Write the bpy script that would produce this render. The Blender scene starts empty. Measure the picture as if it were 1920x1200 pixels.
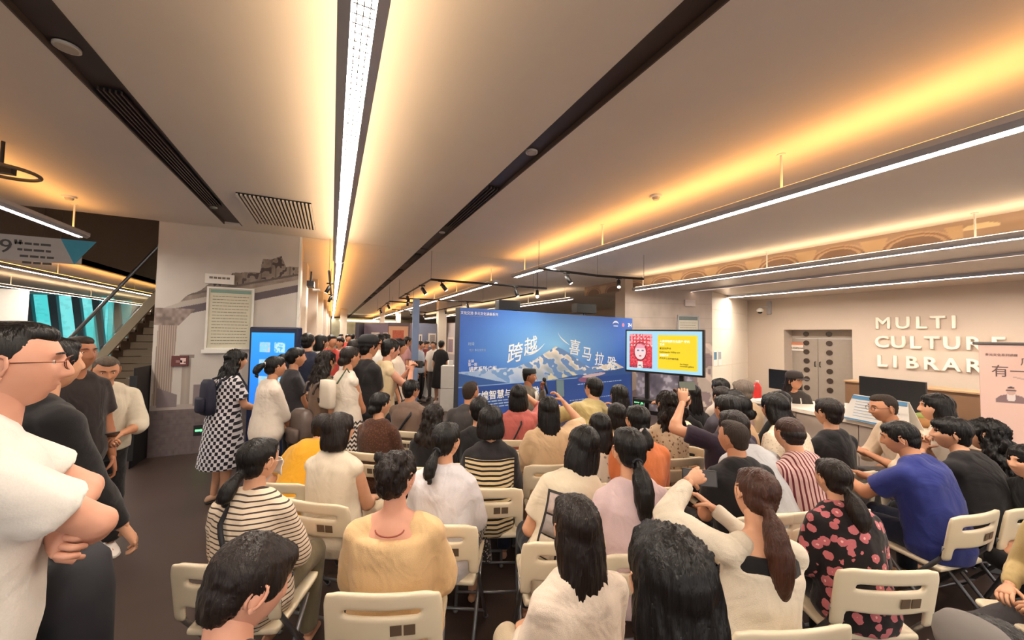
import bpy, bmesh, math, random
import numpy as np
from mathutils import Vector, Matrix
R = math.radians
scene = bpy.context.scene
COL = scene.collection
# ------------------------------------------------------------------ camera
F = 700.0
CAMH = 1.75
_y, _p, _r = R(25.75), R(2.25), R(0.95)
_f = Vector((math.sin(_y)*math.cos(_p), math.cos(_y)*math.cos(_p), math.sin(_p)))
_r0 = Vector((math.cos(_y), -math.sin(_y), 0)); _u0 = _r0.cross(_f)
_rt = _r0*math.cos(_r)+_u0*math.sin(_r); _up = _u0*math.cos(_r)-_r0*math.sin(_r)
CP = Vector((0, 0, CAMH))
cd = bpy.data.cameras.new('camera'); cam = bpy.data.objects.new('camera', cd); COL.objects.link(cam)
cd.sensor_width = 36; cd.lens = F/1920*36; cd.clip_start = .05; cd.clip_end = 200
cam.matrix_world = Matrix(((_rt.x, _up.x, -_f.x, 0), (_rt.y, _up.y, -_f.y, 0), (_rt.z, _up.z, -_f.z, CAMH), (0, 0, 0, 1)))
scene.camera = cam
# ------------------------------------------------------------------ world, light levels, exposure
w = bpy.data.worlds.new('world'); scene.world = w; w.use_nodes = True
w.node_tree.nodes['Background'].inputs[0].default_value = (.92, .88, .84, 1)
w.node_tree.nodes['Background'].inputs[1].default_value = .9
scene.view_settings.view_transform = 'Standard'; scene.view_settings.look = 'None'
scene.view_settings.gamma = 1; scene.view_settings.use_curve_mapping = False
scene.view_settings.exposure = 0.58
LAMP_W = 62.0      # emission of the white tubes
UP_W = 9.0       # emission of the amber uplights on top of the fixtures
# ------------------------------------------------------------------ measuring helpers: a photo position turned into a real place
def ray(x, y): return _f+_rt*((x-960)/F)+_up*((600-y)/F)
def atz(x, y, z): d = ray(x, y); return CP+d*((z-CAMH)/d.z)
def aty(x, y, Y): d = ray(x, y); return CP+d*(Y/d.y)
def atx(x, y, X): d = ray(x, y); return CP+d*(X/d.x)
def atd(x, y, D): return CP+ray(x, y)*D
# ------------------------------------------------------------------ noise
def vnoise(P, seed=0):
    P = np.asarray(P, dtype=np.float64); i = np.floor(P).astype(np.int64); f = P-i; f = f*f*(3-2*f)
    def h(a, b, c):
        n = (a*73856093) ^ (b*19349663) ^ (c*83492791) ^ (seed*2654435)
        n = (n ^ (n >> 13))*1274126177 & 0x7fffffff
        return ((n ^ (n >> 16)) & 0xffff)/65535.0
    x, y, z = i[:, 0], i[:, 1], i[:, 2]; fx, fy, fz = f[:, 0], f[:, 1], f[:, 2]
    r = 0
    for a in (0, 1):
        for b in (0, 1):
            for c in (0, 1):
                r = r+h(x+a, y+b, z+c)*(fx if a else 1-fx)*(fy if b else 1-fy)*(fz if c else 1-fz)
    return r*2-1
# ------------------------------------------------------------------ materials
MATS = {}
def srgb(c):
    return tuple(((v/255)/12.92 if v/255 <= .04045 else ((v/255+.055)/1.055)**2.4) for v in c[:3])+(1,)
def newmat(key):
    m = bpy.data.materials.new(key); m.use_nodes = True; MATS[key] = m
    return m, m.node_tree, m.node_tree.nodes['Principled BSDF']
def N(t, kind, **kw):
    n = t.nodes.new(kind)
    for k, v in kw.items():
        if k.startswith('i_'):
            key = k[2:].replace('_', ' ')
            n.inputs[int(key) if key.isdigit() else key].default_value = v
        else: setattr(n, k, v)
    return n
def plain(key, col, rough=.6, metal=0, noise=.06, scale=12, bump=0, spec=.5, coat=0):
    """solid colour with slight procedural mottling"""
    if key in MATS: return MATS[key]
    m, t, b = newmat(key)
    tc = N(t, 'ShaderNodeTexCoord'); nz = N(t, 'ShaderNodeTexNoise', i_Scale=scale, i_Detail=3.0)
    t.links.new(tc.outputs['Object'], nz.inputs['Vector'])
    mx = N(t, 'ShaderNodeMix', data_type='RGBA'); c = srgb(col)
    mx.inputs['A'].default_value = tuple(max(0, v*(1-noise)) for v in c[:3])+(1,)
    mx.inputs['B'].default_value = tuple(min(1, v*(1+noise)) for v in c[:3])+(1,)
    t.links.new(nz.outputs['Fac'], mx.inputs['Factor']); t.links.new(mx.outputs['Result'], b.inputs['Base Color'])
    b.inputs['Roughness'].default_value = rough; b.inputs['Metallic'].default_value = metal
    b.inputs['Specular IOR Level'].default_value = spec
    if coat: b.inputs['Coat Weight'].default_value = coat; b.inputs['Coat Roughness'].default_value = .15
    if bump:
        bp = N(t, 'ShaderNodeBump', i_Strength=bump, i_Distance=.01); t.links.new(nz.outputs['Fac'], bp.inputs['Height']); t.links.new(bp.outputs[0], b.inputs['Normal'])
    return m
def emis(key, col, strength):
    if key in MATS: return MATS[key]
    m, t, b = newmat(key); b.inputs['Base Color'].default_value = (.03, .03, .03, 1)
    b.inputs['Emission Color'].default_value = srgb(col); b.inputs['Emission Strength'].default_value = strength
    return m
def cloth(key, col, pat=None, c2=(20, 20, 20), sc=1.0, rough=.85, fold=.5):
    if key in MATS: return MATS[key]
    m, t, b = newmat(key); L = t.links.new
    tc = N(t, 'ShaderNodeTexCoord'); sep = N(t, 'ShaderNodeSeparateXYZ'); L(tc.outputs['Object'], sep.inputs[0])
    mx = N(t, 'ShaderNodeMix', data_type='RGBA'); mx.inputs['A'].default_value = srgb(col); mx.inputs['B'].default_value = srgb(c2)
    def math_(op, a, bb=None):
        n = N(t, 'ShaderNodeMath', operation=op)
        for i, v in enumerate((a, bb)):
            if v is None: continue
            if hasattr(v, 'is_output'): L(v, n.inputs[i])
            else: n.inputs[i].default_value = v
        return n.outputs[0]
    fac = None
    if pat == 'stripe_h':       # thin dark lines round the body
        fac = math_('LESS_THAN', math_('FRACT', math_('MULTIPLY', sep.outputs[2], 42*sc)), .28)
    elif pat == 'stripe_block': # striped back below a plain yoke
        a = math_('LESS_THAN', math_('FRACT', math_('MULTIPLY', sep.outputs[2], 33)), .42)
        z = math_('GREATER_THAN', sep.outputs[2], .925); x = math_('GREATER_THAN', math_('ABSOLUTE', sep.outputs[0]), .165)
        fac = math_('MAXIMUM', math_('MAXIMUM', a, z), x)
    elif pat == 'stripe_v':
        nz0 = N(t, 'ShaderNodeTexNoise', noise_dimensions='1D', i_Scale=55*sc, i_Detail=1.0); L(sep.outputs[0], nz0.inputs['W'])
        fac = math_('LESS_THAN', math_('FRACT', math_('ADD', math_('MULTIPLY', sep.outputs[0], 44), math_('MULTIPLY', nz0.outputs['Fac'], .6))), .42)
    elif pat in ('floral', 'speckle', 'lace', 'blotch'):
        s = dict(floral=21, speckle=70, lace=60, blotch=28)[pat]*sc
        vo = N(t, 'ShaderNodeTexVoronoi', i_Scale=s, i_Randomness=.9); L(tc.outputs['Object'], vo.inputs['Vector'])
        nz1 = N(t, 'ShaderNodeTexNoise', i_Scale=s*2.2, i_Detail=2.0); L(tc.outputs['Object'], nz1.inputs['Vector'])
        d = math_('ADD', vo.outputs['Distance'], math_('MULTIPLY', nz1.outputs['Fac'], .35))
        fac = math_('LESS_THAN', d, dict(floral=.6, speckle=.55, lace=.45, blotch=.5)[pat])
    elif pat == 'check':        # round dots on a diamond lattice (grey/black on white)
        k = 30*sc
        a = math_('SINE', math_('MULTIPLY', math_('ADD', sep.outputs[0], math_('MULTIPLY', sep.outputs[1], .8)), k*3.14))
        c = math_('SINE', math_('MULTIPLY', sep.outputs[2], k*3.14))
        fac = math_('GREATER_THAN', math_('MULTIPLY', a, c), .02)
    elif pat == 'zigzag':
        tri = math_('PINGPONG', math_('MULTIPLY', math_('ADD', sep.outputs[0], sep.outputs[1]), 22), .5)
        fac = math_('LESS_THAN', math_('FRACT', math_('ADD', math_('MULTIPLY', sep.outputs[2], 24), tri)), .5)
    nz = N(t, 'ShaderNodeTexNoise', i_Scale=5.0, i_Detail=2.0, i_Distortion=1.6); L(tc.outputs['Object'], nz.inputs['Vector'])
    nf = N(t, 'ShaderNodeTexNoise', i_Scale=260.0, i_Detail=1.0); L(tc.outputs['Object'], nf.inputs['Vector'])
    if fac is not None: L(fac, mx.inputs['Factor']); out = mx.outputs['Result']
    else: mx.inputs['B'].default_value = tuple(v*.86 for v in srgb(col)[:3])+(1,); L(nf.outputs['Fac'], mx.inputs['Factor']); out = mx.outputs['Result']
    if pat == 'floral':   # second tone inside the flowers
        m2 = N(t, 'ShaderNodeMix', data_type='RGBA'); m2.inputs['B'].default_value = srgb((235, 190, 180))
        L(math_('LESS_THAN', d, .3), m2.inputs['Factor']); L(out, m2.inputs['A']); out = m2.outputs['Result']
    L(out, b.inputs['Base Color'])
    hs = math_('ADD', math_('MULTIPLY', nz.outputs['Fac'], 1.0), math_('MULTIPLY', nf.outputs['Fac'], .04))
    bp = N(t, 'ShaderNodeBump', i_Strength=fold, i_Distance=.03); L(hs, bp.inputs['Height']); L(bp.outputs[0], b.inputs['Normal'])
    b.inputs['Roughness'].default_value = rough; b.inputs['Specular IOR Level'].default_value = .25
    b.inputs['Sheen Weight'].default_value = .15
    return m
def hairmat(key, col, rough=.38):
    if key in MATS: return MATS[key]
    m, t, b = newmat(key); L = t.links.new
    tc = N(t, 'ShaderNodeTexCoord'); mp = N(t, 'ShaderNodeMapping'); mp.inputs['Scale'].default_value = (130, 130, 5); L(tc.outputs['Object'], mp.inputs[0])
    nz = N(t, 'ShaderNodeTexNoise', i_Scale=1.0, i_Detail=2.0); L(mp.outputs[0], nz.inputs['Vector'])
    mx = N(t, 'ShaderNodeMix', data_type='RGBA'); c = srgb(col); mx.inputs['A'].default_value = tuple(v*.5 for v in c[:3])+(1,); mx.inputs['B'].default_value = tuple(v*1.5 for v in c[:3])+(1,)
    L(nz.outputs['Fac'], mx.inputs['Factor']); L(mx.outputs['Result'], b.inputs['Base Color'])
    bp = N(t, 'ShaderNodeBump', i_Strength=.8, i_Distance=.006); L(nz.outputs['Fac'], bp.inputs['Height']); L(bp.outputs[0], b.inputs['Normal'])
    b.inputs['Roughness'].default_value = rough; b.inputs['Specular IOR Level'].default_value = .3
    return m
def skinmat(key, col):
    if key in MATS: return MATS[key]
    m, t, b = newmat(key); L = t.links.new
    tc = N(t, 'ShaderNodeTexCoord'); nz = N(t, 'ShaderNodeTexNoise', i_Scale=18.0, i_Detail=3.0); L(tc.outputs['Object'], nz.inputs['Vector'])
    mx = N(t, 'ShaderNodeMix', data_type='RGBA'); c = srgb(col); mx.inputs['A'].default_value = (c[0]*.9, c[1]*.82, c[2]*.78, 1); mx.inputs['B'].default_value = (min(1, c[0]*1.06), c[1]*1.06, c[2]*1.06, 1)
    L(nz.outputs['Fac'], mx.inputs['Factor']); L(mx.outputs['Result'], b.inputs['Base Color'])
    b.inputs['Roughness'].default_value = .52; b.inputs['Specular IOR Level'].default_value = .4
    return m
def attrmat(key, emit=0, rough=.6, coat=0):
    if key in MATS: return MATS[key]
    m, t, b = newmat(key); a = N(t, 'ShaderNodeVertexColor', layer_name='Col')
    t.links.new(a.outputs['Color'], b.inputs['Base Color']); b.inputs['Roughness'].default_value = rough
    if coat: b.inputs['Coat Weight'].default_value = coat
    if emit:
        t.links.new(a.outputs['Color'], b.inputs['Emission Color']); b.inputs['Emission Strength'].default_value = emit
        b.inputs['Base Color'].default_value = (.02, .02, .02, 1); t.links.remove(b.inputs['Base Color'].links[0])
    return m
# ------------------------------------------------------------------ object helpers
def tag(o, label=None, cat=None, group=None, kind=None):
    if label: o['label'] = label
    if cat: o['category'] = cat
    if group: o['group'] = group
    if kind: o['kind'] = kind
    return o
def empty(name, loc, rz=0, label=None, cat=None, group=None):
    o = bpy.data.objects.new(name, None); COL.objects.link(o); o.location = loc; o.rotation_euler = (0, 0, rz); o.empty_display_size = .1
    return tag(o, label, cat, group)
class G:
    """collects verts/faces, built as one mesh object"""
    def __init__(s): s.v = []; s.f = []; s.mi = []
    def add(s, v, f, mi=0):
        n = len(s.v); s.v.extend([tuple(p) for p in v]); s.f.extend([tuple(i+n for i in q) for q in f]); s.mi.extend([mi]*len(f)); return s
    def box(s, a, b, M=None, mi=0):
        (x0, y0, z0), (x1, y1, z1) = a, b
        v = [Vector(p) for p in ((x0, y0, z0), (x1, y0, z0), (x1, y1, z0), (x0, y1, z0), (x0, y0, z1), (x1, y0, z1), (x1, y1, z1), (x0, y1, z1))]
        if M: v = [M @ p for p in v]
        return s.add(v, [(0, 3, 2, 1), (4, 5, 6, 7), (0, 1, 5, 4), (1, 2, 6, 5), (2, 3, 7, 6), (3, 0, 4, 7)], mi)
    def rings(s, rings, mi=0, closed=True):
        """rings: list of equal-length point lists; capped at both ends"""
        n = len(rings[0]); v = [p for r in rings for p in r]; f = []
        for k in range(len(rings)-1):
            for i in range(n):
                j = (i+1) % n; f.append((k*n+i, k*n+j, (k+1)*n+j, (k+1)*n+i))
        if closed:
            c0 = sum((Vector(p) for p in rings[0]), Vector())/n; c1 = sum((Vector(p) for p in rings[-1]), Vector())/n
            v = list(v)+[c0, c1]; a = len(v)-2
            for i in range(n):
                j = (i+1) % n; f.append((a, j, i)); f.append((a+1, (len(rings)-1)*n+i, (len(rings)-1)*n+j))
        return s.add(v, f, mi)
    def tube(s, pts, r, n=8, mi=0):
        pts = [Vector(p) for p in pts]; rs = r if isinstance(r, (list, tuple)) else [r]*len(pts); rings = []
        for i, p in enumerate(pts):
            d = (pts[min(i+1, len(pts)-1)]-pts[max(i-1, 0)]).normalized()
            a = d.orthogonal() if abs(d.z) > .95 else d.cross(Vector((0, 0, 1))); a.normalize(); b = d.cross(a)
            rings.append([p+(a*math.cos(q)+b*math.sin(q))*rs[i] for q in [2*math.pi*k/n for k in range(n)]])
        return s.rings(rings, mi)
    def cap(s, p0, p1, r0, r1, n=10, mi=0):
        """round-ended tapered limb"""
        p0, p1 = Vector(p0), Vector(p1); d = (p1-p0); L = d.length
        if L < 1e-5: return s.ell(p0, (r0, r0, r0), n, mi=mi)
        d /= L; P = []; RR = []
        for t in (-.98, -.7, -.3, 0): P.append(p0+d*r0*t); RR.append(r0*math.sqrt(max(.02, 1-t*t)))
        for t in (0, .3, .7, .98): P.append(p1+d*r1*t); RR.append(r1*math.sqrt(max(.02, 1-t*t)))
        return s.tube(P, RR, n, mi)
    def ell(s, c, r, n=14, M=None, mi=0):
        c = Vector(c); m = max(6, n*2//3); rings = []
        for i in range(m):
            th = math.pi*(i+.35)/(m-.3); q = [Vector((r[0]*math.sin(th)*math.cos(2*math.pi*k/n), r[1]*math.sin(th)*math.sin(2*math.pi*k/n), -r[2]*math.cos(th))) for k in range(n)]
            if M: q = [M @ p for p in q]
            rings.append([c+p for p in q])
        return s.rings(rings, mi)
    def disc(s, c, nrm, r, h, n=20, mi=0):
        c = Vector(c); nrm = Vector(nrm).normalized(); return s.tube([c, c+nrm*h], r, n, mi)
    def prism(s, poly, z0, z1, M=None, mi=0):
        """extrude a 2D outline (x,y) from z0 to z1"""
        n = len(poly); v = [Vector((x, y, z0)) for x, y in poly]+[Vector((x, y, z1)) for x, y in poly]
        if M: v = [M @ p for p in v]
        return s.add(v, [tuple(range(n))[::-1], tuple(range(n, 2*n))]+[(i, (i+1) % n, n+(i+1) % n, n+i) for i in range(n)], mi)
    def mesh(s, name, smooth=False):
        me = bpy.data.meshes.new(name); me.from_pydata(s.v, [], s.f)
        if any(s.mi): me.polygons.foreach_set('material_index', s.mi)
        if smooth: me.polygons.foreach_set('use_smooth', [True]*len(me.polygons))
        me.update(); return me
    def build(s, name, mats, parent=None, smooth=False, fix=True):
        me = s.mesh(name, smooth)
        if fix:
            bm = bmesh.new(); bm.from_mesh(me); bmesh.ops.recalc_face_normals(bm, faces=bm.faces); bm.to_mesh(me); bm.free()
        for m in (mats if isinstance(mats, (list, tuple)) else [mats]): me.materials.append(m)
        o = bpy.data.objects.new(name, me); COL.objects.link(o)
        if parent: o.parent = parent
        return o
def struct(g, name, mat, **k):
    return tag(g.build(name, mat, **k), kind='structure')
def bevel(o, w, seg=2, ang=40):
    m = o.modifiers.new('bevel', 'BEVEL'); m.width = w; m.segments = seg; m.limit_method = 'ANGLE'; m.angle_limit = R(ang); return o
def quadprint(name, fn, w, h, nx, ny, M, mat, parent=None, thick=0):
    """a flat printed sheet (w by h, lower-left corner at M's origin, x right, y up) whose print colours sit in a colour attribute"""
    xs = np.linspace(0, 1, nx+1); ys = np.linspace(0, 1, ny+1); U, V = np.meshgrid(xs, ys); u, v = U.ravel(), V.ravel()
    P = np.stack([u*w, v*h, np.zeros_like(u)], 1); A = np.array(M); P = P @ A[:3, :3].T+A[:3, 3]
    idx = np.arange((nx+1)*(ny+1)).reshape(ny+1, nx+1)
    q = np.stack([idx[:-1, :-1], idx[:-1, 1:], idx[1:, 1:], idx[1:, :-1]], -1).reshape(-1, 4)
    me = bpy.data.meshes.new(name); me.vertices.add(len(P)); me.vertices.foreach_set('co', P.ravel())
    me.loops.add(q.size); me.loops.foreach_set('vertex_index', q.ravel()); me.polygons.add(len(q)); me.polygons.foreach_set('loop_start', np.arange(len(q))*4)
    me.update(calc_edges=True)
    c = np.clip(fn(u, v), 0, 1); c = np.where(c <= .04045, c/12.92, ((c+.055)/1.055)**2.4)
    ca = me.color_attributes.new('Col', 'FLOAT_COLOR', 'POINT'); ca.data.foreach_set('color', np.concatenate([c, np.ones((len(c), 1))], 1).ravel().astype(np.float32))
    me.materials.append(mat); o = bpy.data.objects.new(name, me); COL.objects.link(o)
    if parent: o.parent = parent
    return o
def frameM(o, u, v):
    """matrix with x along u, y along v, z out of the sheet"""
    u = Vector(u).normalized(); v = Vector(v).normalized(); n = u.cross(v); o = Vector(o)
    return Matrix(((u.x, v.x, n.x, o.x), (u.y, v.y, n.y, o.y), (u.z, v.z, n.z, o.z), (0, 0, 0, 1)))
def text(s, name, M, size, mat, parent=None, ext=.002, align='LEFT', bold=0, shear=0, space=1.0, bev=0):
    c = bpy.data.curves.new(name, 'FONT'); c.body = s; c.size = size; c.extrude = ext; c.align_x = align; c.offset = bold; c.shear = shear; c.space_character = space; c.resolution_u = 3; c.bevel_depth = bev; c.bevel_resolution = 1
    o = bpy.data.objects.new(name, c); COL.objects.link(o); bpy.context.view_layer.update()
    me = bpy.data.meshes.new_from_object(o.evaluated_get(bpy.context.evaluated_depsgraph_get()))
    bpy.data.objects.remove(o); me.transform(M); me.materials.clear(); me.materials.append(mat)
    o = bpy.data.objects.new(name, me); COL.objects.link(o)
    if parent: o.parent = parent
    return o
def copy_tree(o, parent=None):
    c = o.copy(); COL.objects.link(c)
    if parent: c.parent = parent
    for ch in CH.get(o.name, []): copy_tree(ch, c)
    return c
CH = {}
def kids(o, *ch): CH.setdefault(o.name, []).extend(ch)
# ================================================================== people
JOBS = []
def queue(g, name, mat, parent, voxel, smooth=4, post=None, extra=None, label=None):
    me = g.mesh(name); o = bpy.data.objects.new(name, me); COL.objects.link(o); o.parent = parent
    m = o.modifiers.new('r', 'REMESH'); m.mode = 'VOXEL'; m.voxel_size = voxel; m.use_smooth_shade = True
    if smooth: k = o.modifiers.new('s', 'SMOOTH'); k.factor = .5; k.iterations = smooth
    JOBS.append((o, mat if isinstance(mat, list) else [mat], post, extra))
    if label: o['label'] = label
    return o
def flush_jobs():
    bpy.context.view_layer.update(); dg = bpy.context.evaluated_depsgraph_get(); done = []
    for o, mats, post, extra in JOBS:
        done.append(bpy.data.meshes.new_from_object(o.evaluated_get(dg)))
    for (o, mats, post, extra), me in zip(JOBS, done):
        o.modifiers.clear(); old = o.data
        if post:
            n = len(me.vertices); co = np.empty(n*3); me.vertices.foreach_get('co', co); co = co.reshape(-1, 3)
            nr = np.empty(n*3); me.vertices.foreach_get('normal', nr); nr = nr.reshape(-1, 3)
            me.vertices.foreach_set('co', post(co, nr).ravel()); me.update()
        if extra:
            e = extra.mesh('x', True); bm = bmesh.new(); bm.from_mesh(me)
            bm2 = bmesh.new(); bm2.from_mesh(e); bmesh.ops.recalc_face_normals(bm2, faces=bm2.faces); bm2.to_mesh(e); bm2.free()
            bm.from_mesh(e)
            for f in bm.faces: f.smooth = True
            bm.to_mesh(me); bm.free(); bpy.data.meshes.remove(e)
        else: me.polygons.foreach_set('use_smooth', [True]*len(me.polygons))
        me.materials.clear()
        for m in mats: me.materials.append(m)
        o.data = me; bpy.data.meshes.remove(old)
    JOBS.clear()
SK = dict(light=skinmat('skin light', (214, 164, 132)), mid=skinmat('skin mid', (197, 143, 110)), tan=skinmat('skin tan', (166, 112, 82)), rosy=skinmat('skin rosy', (212, 158, 134)))
LIP = skinmat('lips', (176, 96, 84))
HAIR = dict(black=hairmat('black hair', (17, 14, 14)), dark=hairmat('dark brown hair', (30, 21, 18)), brown=hairmat('brown hair', (66, 38, 28)), grey=hairmat('grey hair', (120, 108, 98), .6), soft=hairmat('short cropped hair', (52, 42, 36), .7), salt=hairmat('greying cropped hair', (92, 80, 70), .7), thin=hairmat('thin hair on scalp', (62, 40, 32), .3))
EYEW = plain('eye white', (225, 215, 205), .2); IRIS = plain('dark iris', (25, 18, 14), .15)
TM = [(-.10, .135, .10, 0), (-.02, .165, .12, 0), (.08, .155, .115, 0), (.17, .15, .11, 0), (.28, .166, .118, 0), (.37, .176, .116, -.005), (.43, .165, .10, -.012), (.47, .12, .075, -.014), (.50, .065, .06, -.01)]
TF = [(-.10, .14, .11, 0), (-.02, .172, .125, 0), (.08, .15, .113, 0), (.17, .13, .098, 0), (.28, .148, .117, .008), (.37, .154, .108, 0), (.43, .144, .088, -.01), (.47, .10, .068, -.014), (.50, .054, .052, -.01)]
def sculpt_head(g, M, s, nu, nv, male=True):
    """head as a displaced sphere: jaw, brow, sockets, nose, lips, chin; M places it"""
    el = np.linspace(-math.pi/2+.06, math.pi/2-.06, nv); az = np.linspace(0, 2*math.pi, nu, endpoint=False)
    # pack columns toward the face (az measured from +y)
    az = az-.35*np.sin(az)
    A, E_ = np.meshgrid(az, el); dx = np.sin(A)*np.cos(E_); dy = np.cos(A)*np.cos(E_); dz = np.sin(E_)
    x = .076*dx; z = np.where(dz > 0, .107, .118)*dz; y = np.where(dy > 0, .09, .1)*np.sign(dy)*np.abs(dy)**.92
    t = np.clip(-z/.118, 0, 1); jw = .34 if male else .42
    x = x*(1-jw*t**1.6); y = np.where(dy < 0, y*(1-.5*t), y+.006*t)
    fr = np.clip(dy, 0, 1)**1.2
    def gb(cx, cz, sx, sz): return np.exp(-((x-cx)/sx)**2-((z-cz)/sz)**2)*fr
    nose = np.where(z > -.032, np.exp(-((z+.032)/.04)**2), np.exp(-((z+.032)/.009)**2))*np.exp(-(x/(.0085+.006*np.exp(-((z+.03)/.012)**2)))**2)*fr
    d = .024*nose
    for sx_ in (-1, 1):
        d = d-.012*gb(.031*sx_, .006, .017, .012)+.0045*gb(.03*sx_, .03, .02, .008)+.004*gb(.04*sx_, -.03, .018, .02)+.004*gb(.014*sx_, -.034, .006, .006)
        d = d+.005*gb(.031*sx_, .006, .011, .0055)
    lipm = np.exp(-(x/.022)**2)*fr
    d = d+.006*lipm*np.exp(-((z+.058)/.0055)**2)+.006*lipm*np.exp(-((z+.070)/.006)**2)-.003*lipm*np.exp(-((z+.064)/.003)**2)-.003*np.exp(-(x/.02)**2)*np.exp(-((z+.082)/.007)**2)*fr
    d = d+.008*gb(0, -.101, .02, .014)
    y = y+d
    P = np.stack([x, y, z], -1)*s
    A4 = np.array(M); P = P @ A4[:3, :3].T+A4[:3, 3]
    rings = [[tuple(p) for p in row] for row in P]
    n0 = len(g.f); g.rings(rings)
    lip = (np.abs(x) < .024) & (np.abs(z+.0635) < .0115*np.sqrt(np.clip(1-(x/.026)**2, 0, 1))) & (dy > 0)
    for k in range(nv-1):
        for i in range(nu):
            if lip[k, i] and lip[k+1, i]: g.mi[n0+k*nu+i] = 1
    # ears
    for sx_ in (-1, 1):
        Me = M @ Matrix.Translation((.076*s*sx_, -.012*s, -.006*s)) @ Matrix.Rotation(R(-22*sx_), 4, 'Z') @ Matrix.Rotation(R(-8), 4, 'X')
        pts = []
        for k in range(11):
            a = R(-75+k*29); pts.append(Me @ (Vector((.004*sx_, -.017*math.cos(a+.5)*1, .03*math.sin(a+.3)))*s))
        g.tube(pts, [.0045*s]*11, 6)
        g.ell(Me @ Vector((0, 0, 0)), (.006*s, .016*s, .027*s), 8, (Me.to_3x3()))
        g.ell(Me @ Vector((0, .006*s, -.026*s)), (.005*s, .009*s, .01*s), 8, (Me.to_3x3()))
def hand(g, wrist, d, nrm, side, s, curl=30, n=7, spread=1.0):
    """palm, four fingers and thumb; d: pointing direction, nrm: back of the hand, side +1: thumb toward +x of the (x=d×nrm) frame"""
    d = Vector(d).normalized(); nrm = Vector(nrm); nrm = (nrm-d*nrm.dot(d)).normalized(); x = d.cross(nrm).normalized()*side; w0 = Vector(wrist)
    def P(a, b, c): return w0+(x*a+d*b+nrm*c)*s
    rg = []
    for (b, hw, ht) in ((-.03, .024, .019), (0, .026, .017), (.03, .036, .016), (.065, .041, .014), (.088, .04, .011)):
        rg.append([P(hw*math.cos(q), b, ht*math.sin(q)) for q in [2*math.pi*k/10 for k in range(10)]])
    g.rings(rg)
    for i, (fx, L) in enumerate(((.030, .070), (.010, .080), (-.010, .074), (-.029, .058))):
        p = P(fx, .078, 0); a = R(curl*.45); pts = [P(fx, .066, 0), p]; dv = d+x*(fx*.9*spread); dv.normalize()
        for k, seg in enumerate((.46, .31, .23)):
            q = dv*math.cos(a)-nrm*math.sin(a); p = p+q*L*seg*s; pts.append(p); a += R(curl)*(1.0+.12*i)
        g.tube(pts, [.0095*s, .0095*s, .0088*s, .008*s, .0058*s], n)
    p = P(.026, .018, -.004); pts = [P(.012, .004, -.002), p]; a = 0
    for k, L in enumerate((.036, .032)):
        q = (x*(.75-.35*k)+d*(.66+.2*k)-nrm*(.35+.012*curl*(k+.4))).normalized(); p = p+q*L*s; pts.append(p)
    g.tube(pts, [.013*s, .0125*s, .0105*s, .007*s], n)
def ik(S, T, a, b, pole):
    S, T = Vector(S), Vector(T); v = T-S; L = min(v.length, (a+b)*.995); u = v.normalized(); T = S+u*L
    c = max(-1, min(1, (a*a+L*L-b*b)/(2*a*L))); pl = Vector(pole); pl = (pl-u*pl.dot(u)).normalized()
    return S+u*a*c+pl*a*math.sqrt(max(0, 1-c*c)), T
def foldpost(amp, seed, zlo=None):
    def f(co, nr):
        n = vnoise(co*[9, 9, 6]+seed*3.7, seed); n2 = vnoise(co*[22, 22, 14]+seed, seed+3)
        return co+nr*(amp*(1-2*np.abs(n))[:, None]+amp*.35*n2[:, None])
    return f
def hairpost(Minv, amp, seed, kz=5, ka=6):
    A = np.array(Minv)
    def f(co, nr):
        h = co @ A[:3, :3].T+A[:3, 3]; az = np.arctan2(h[:, 0], -h[:, 1]-.02)
        q = np.stack([az*ka, h[:, 2]*kz*4, np.full(len(h), seed*.37)], 1); q2 = np.stack([az*ka*3.3+h[:, 2]*6, h[:, 2]*kz*3, np.full(len(h), seed*.91)], 1)
        return co+nr*(amp*vnoise(q, seed)+amp*.8*vnoise(q2, seed+1))[:, None]
    return f
FOCUS = Vector((2.75, 4.9, 0))
CHAIR_AT = []
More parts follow.
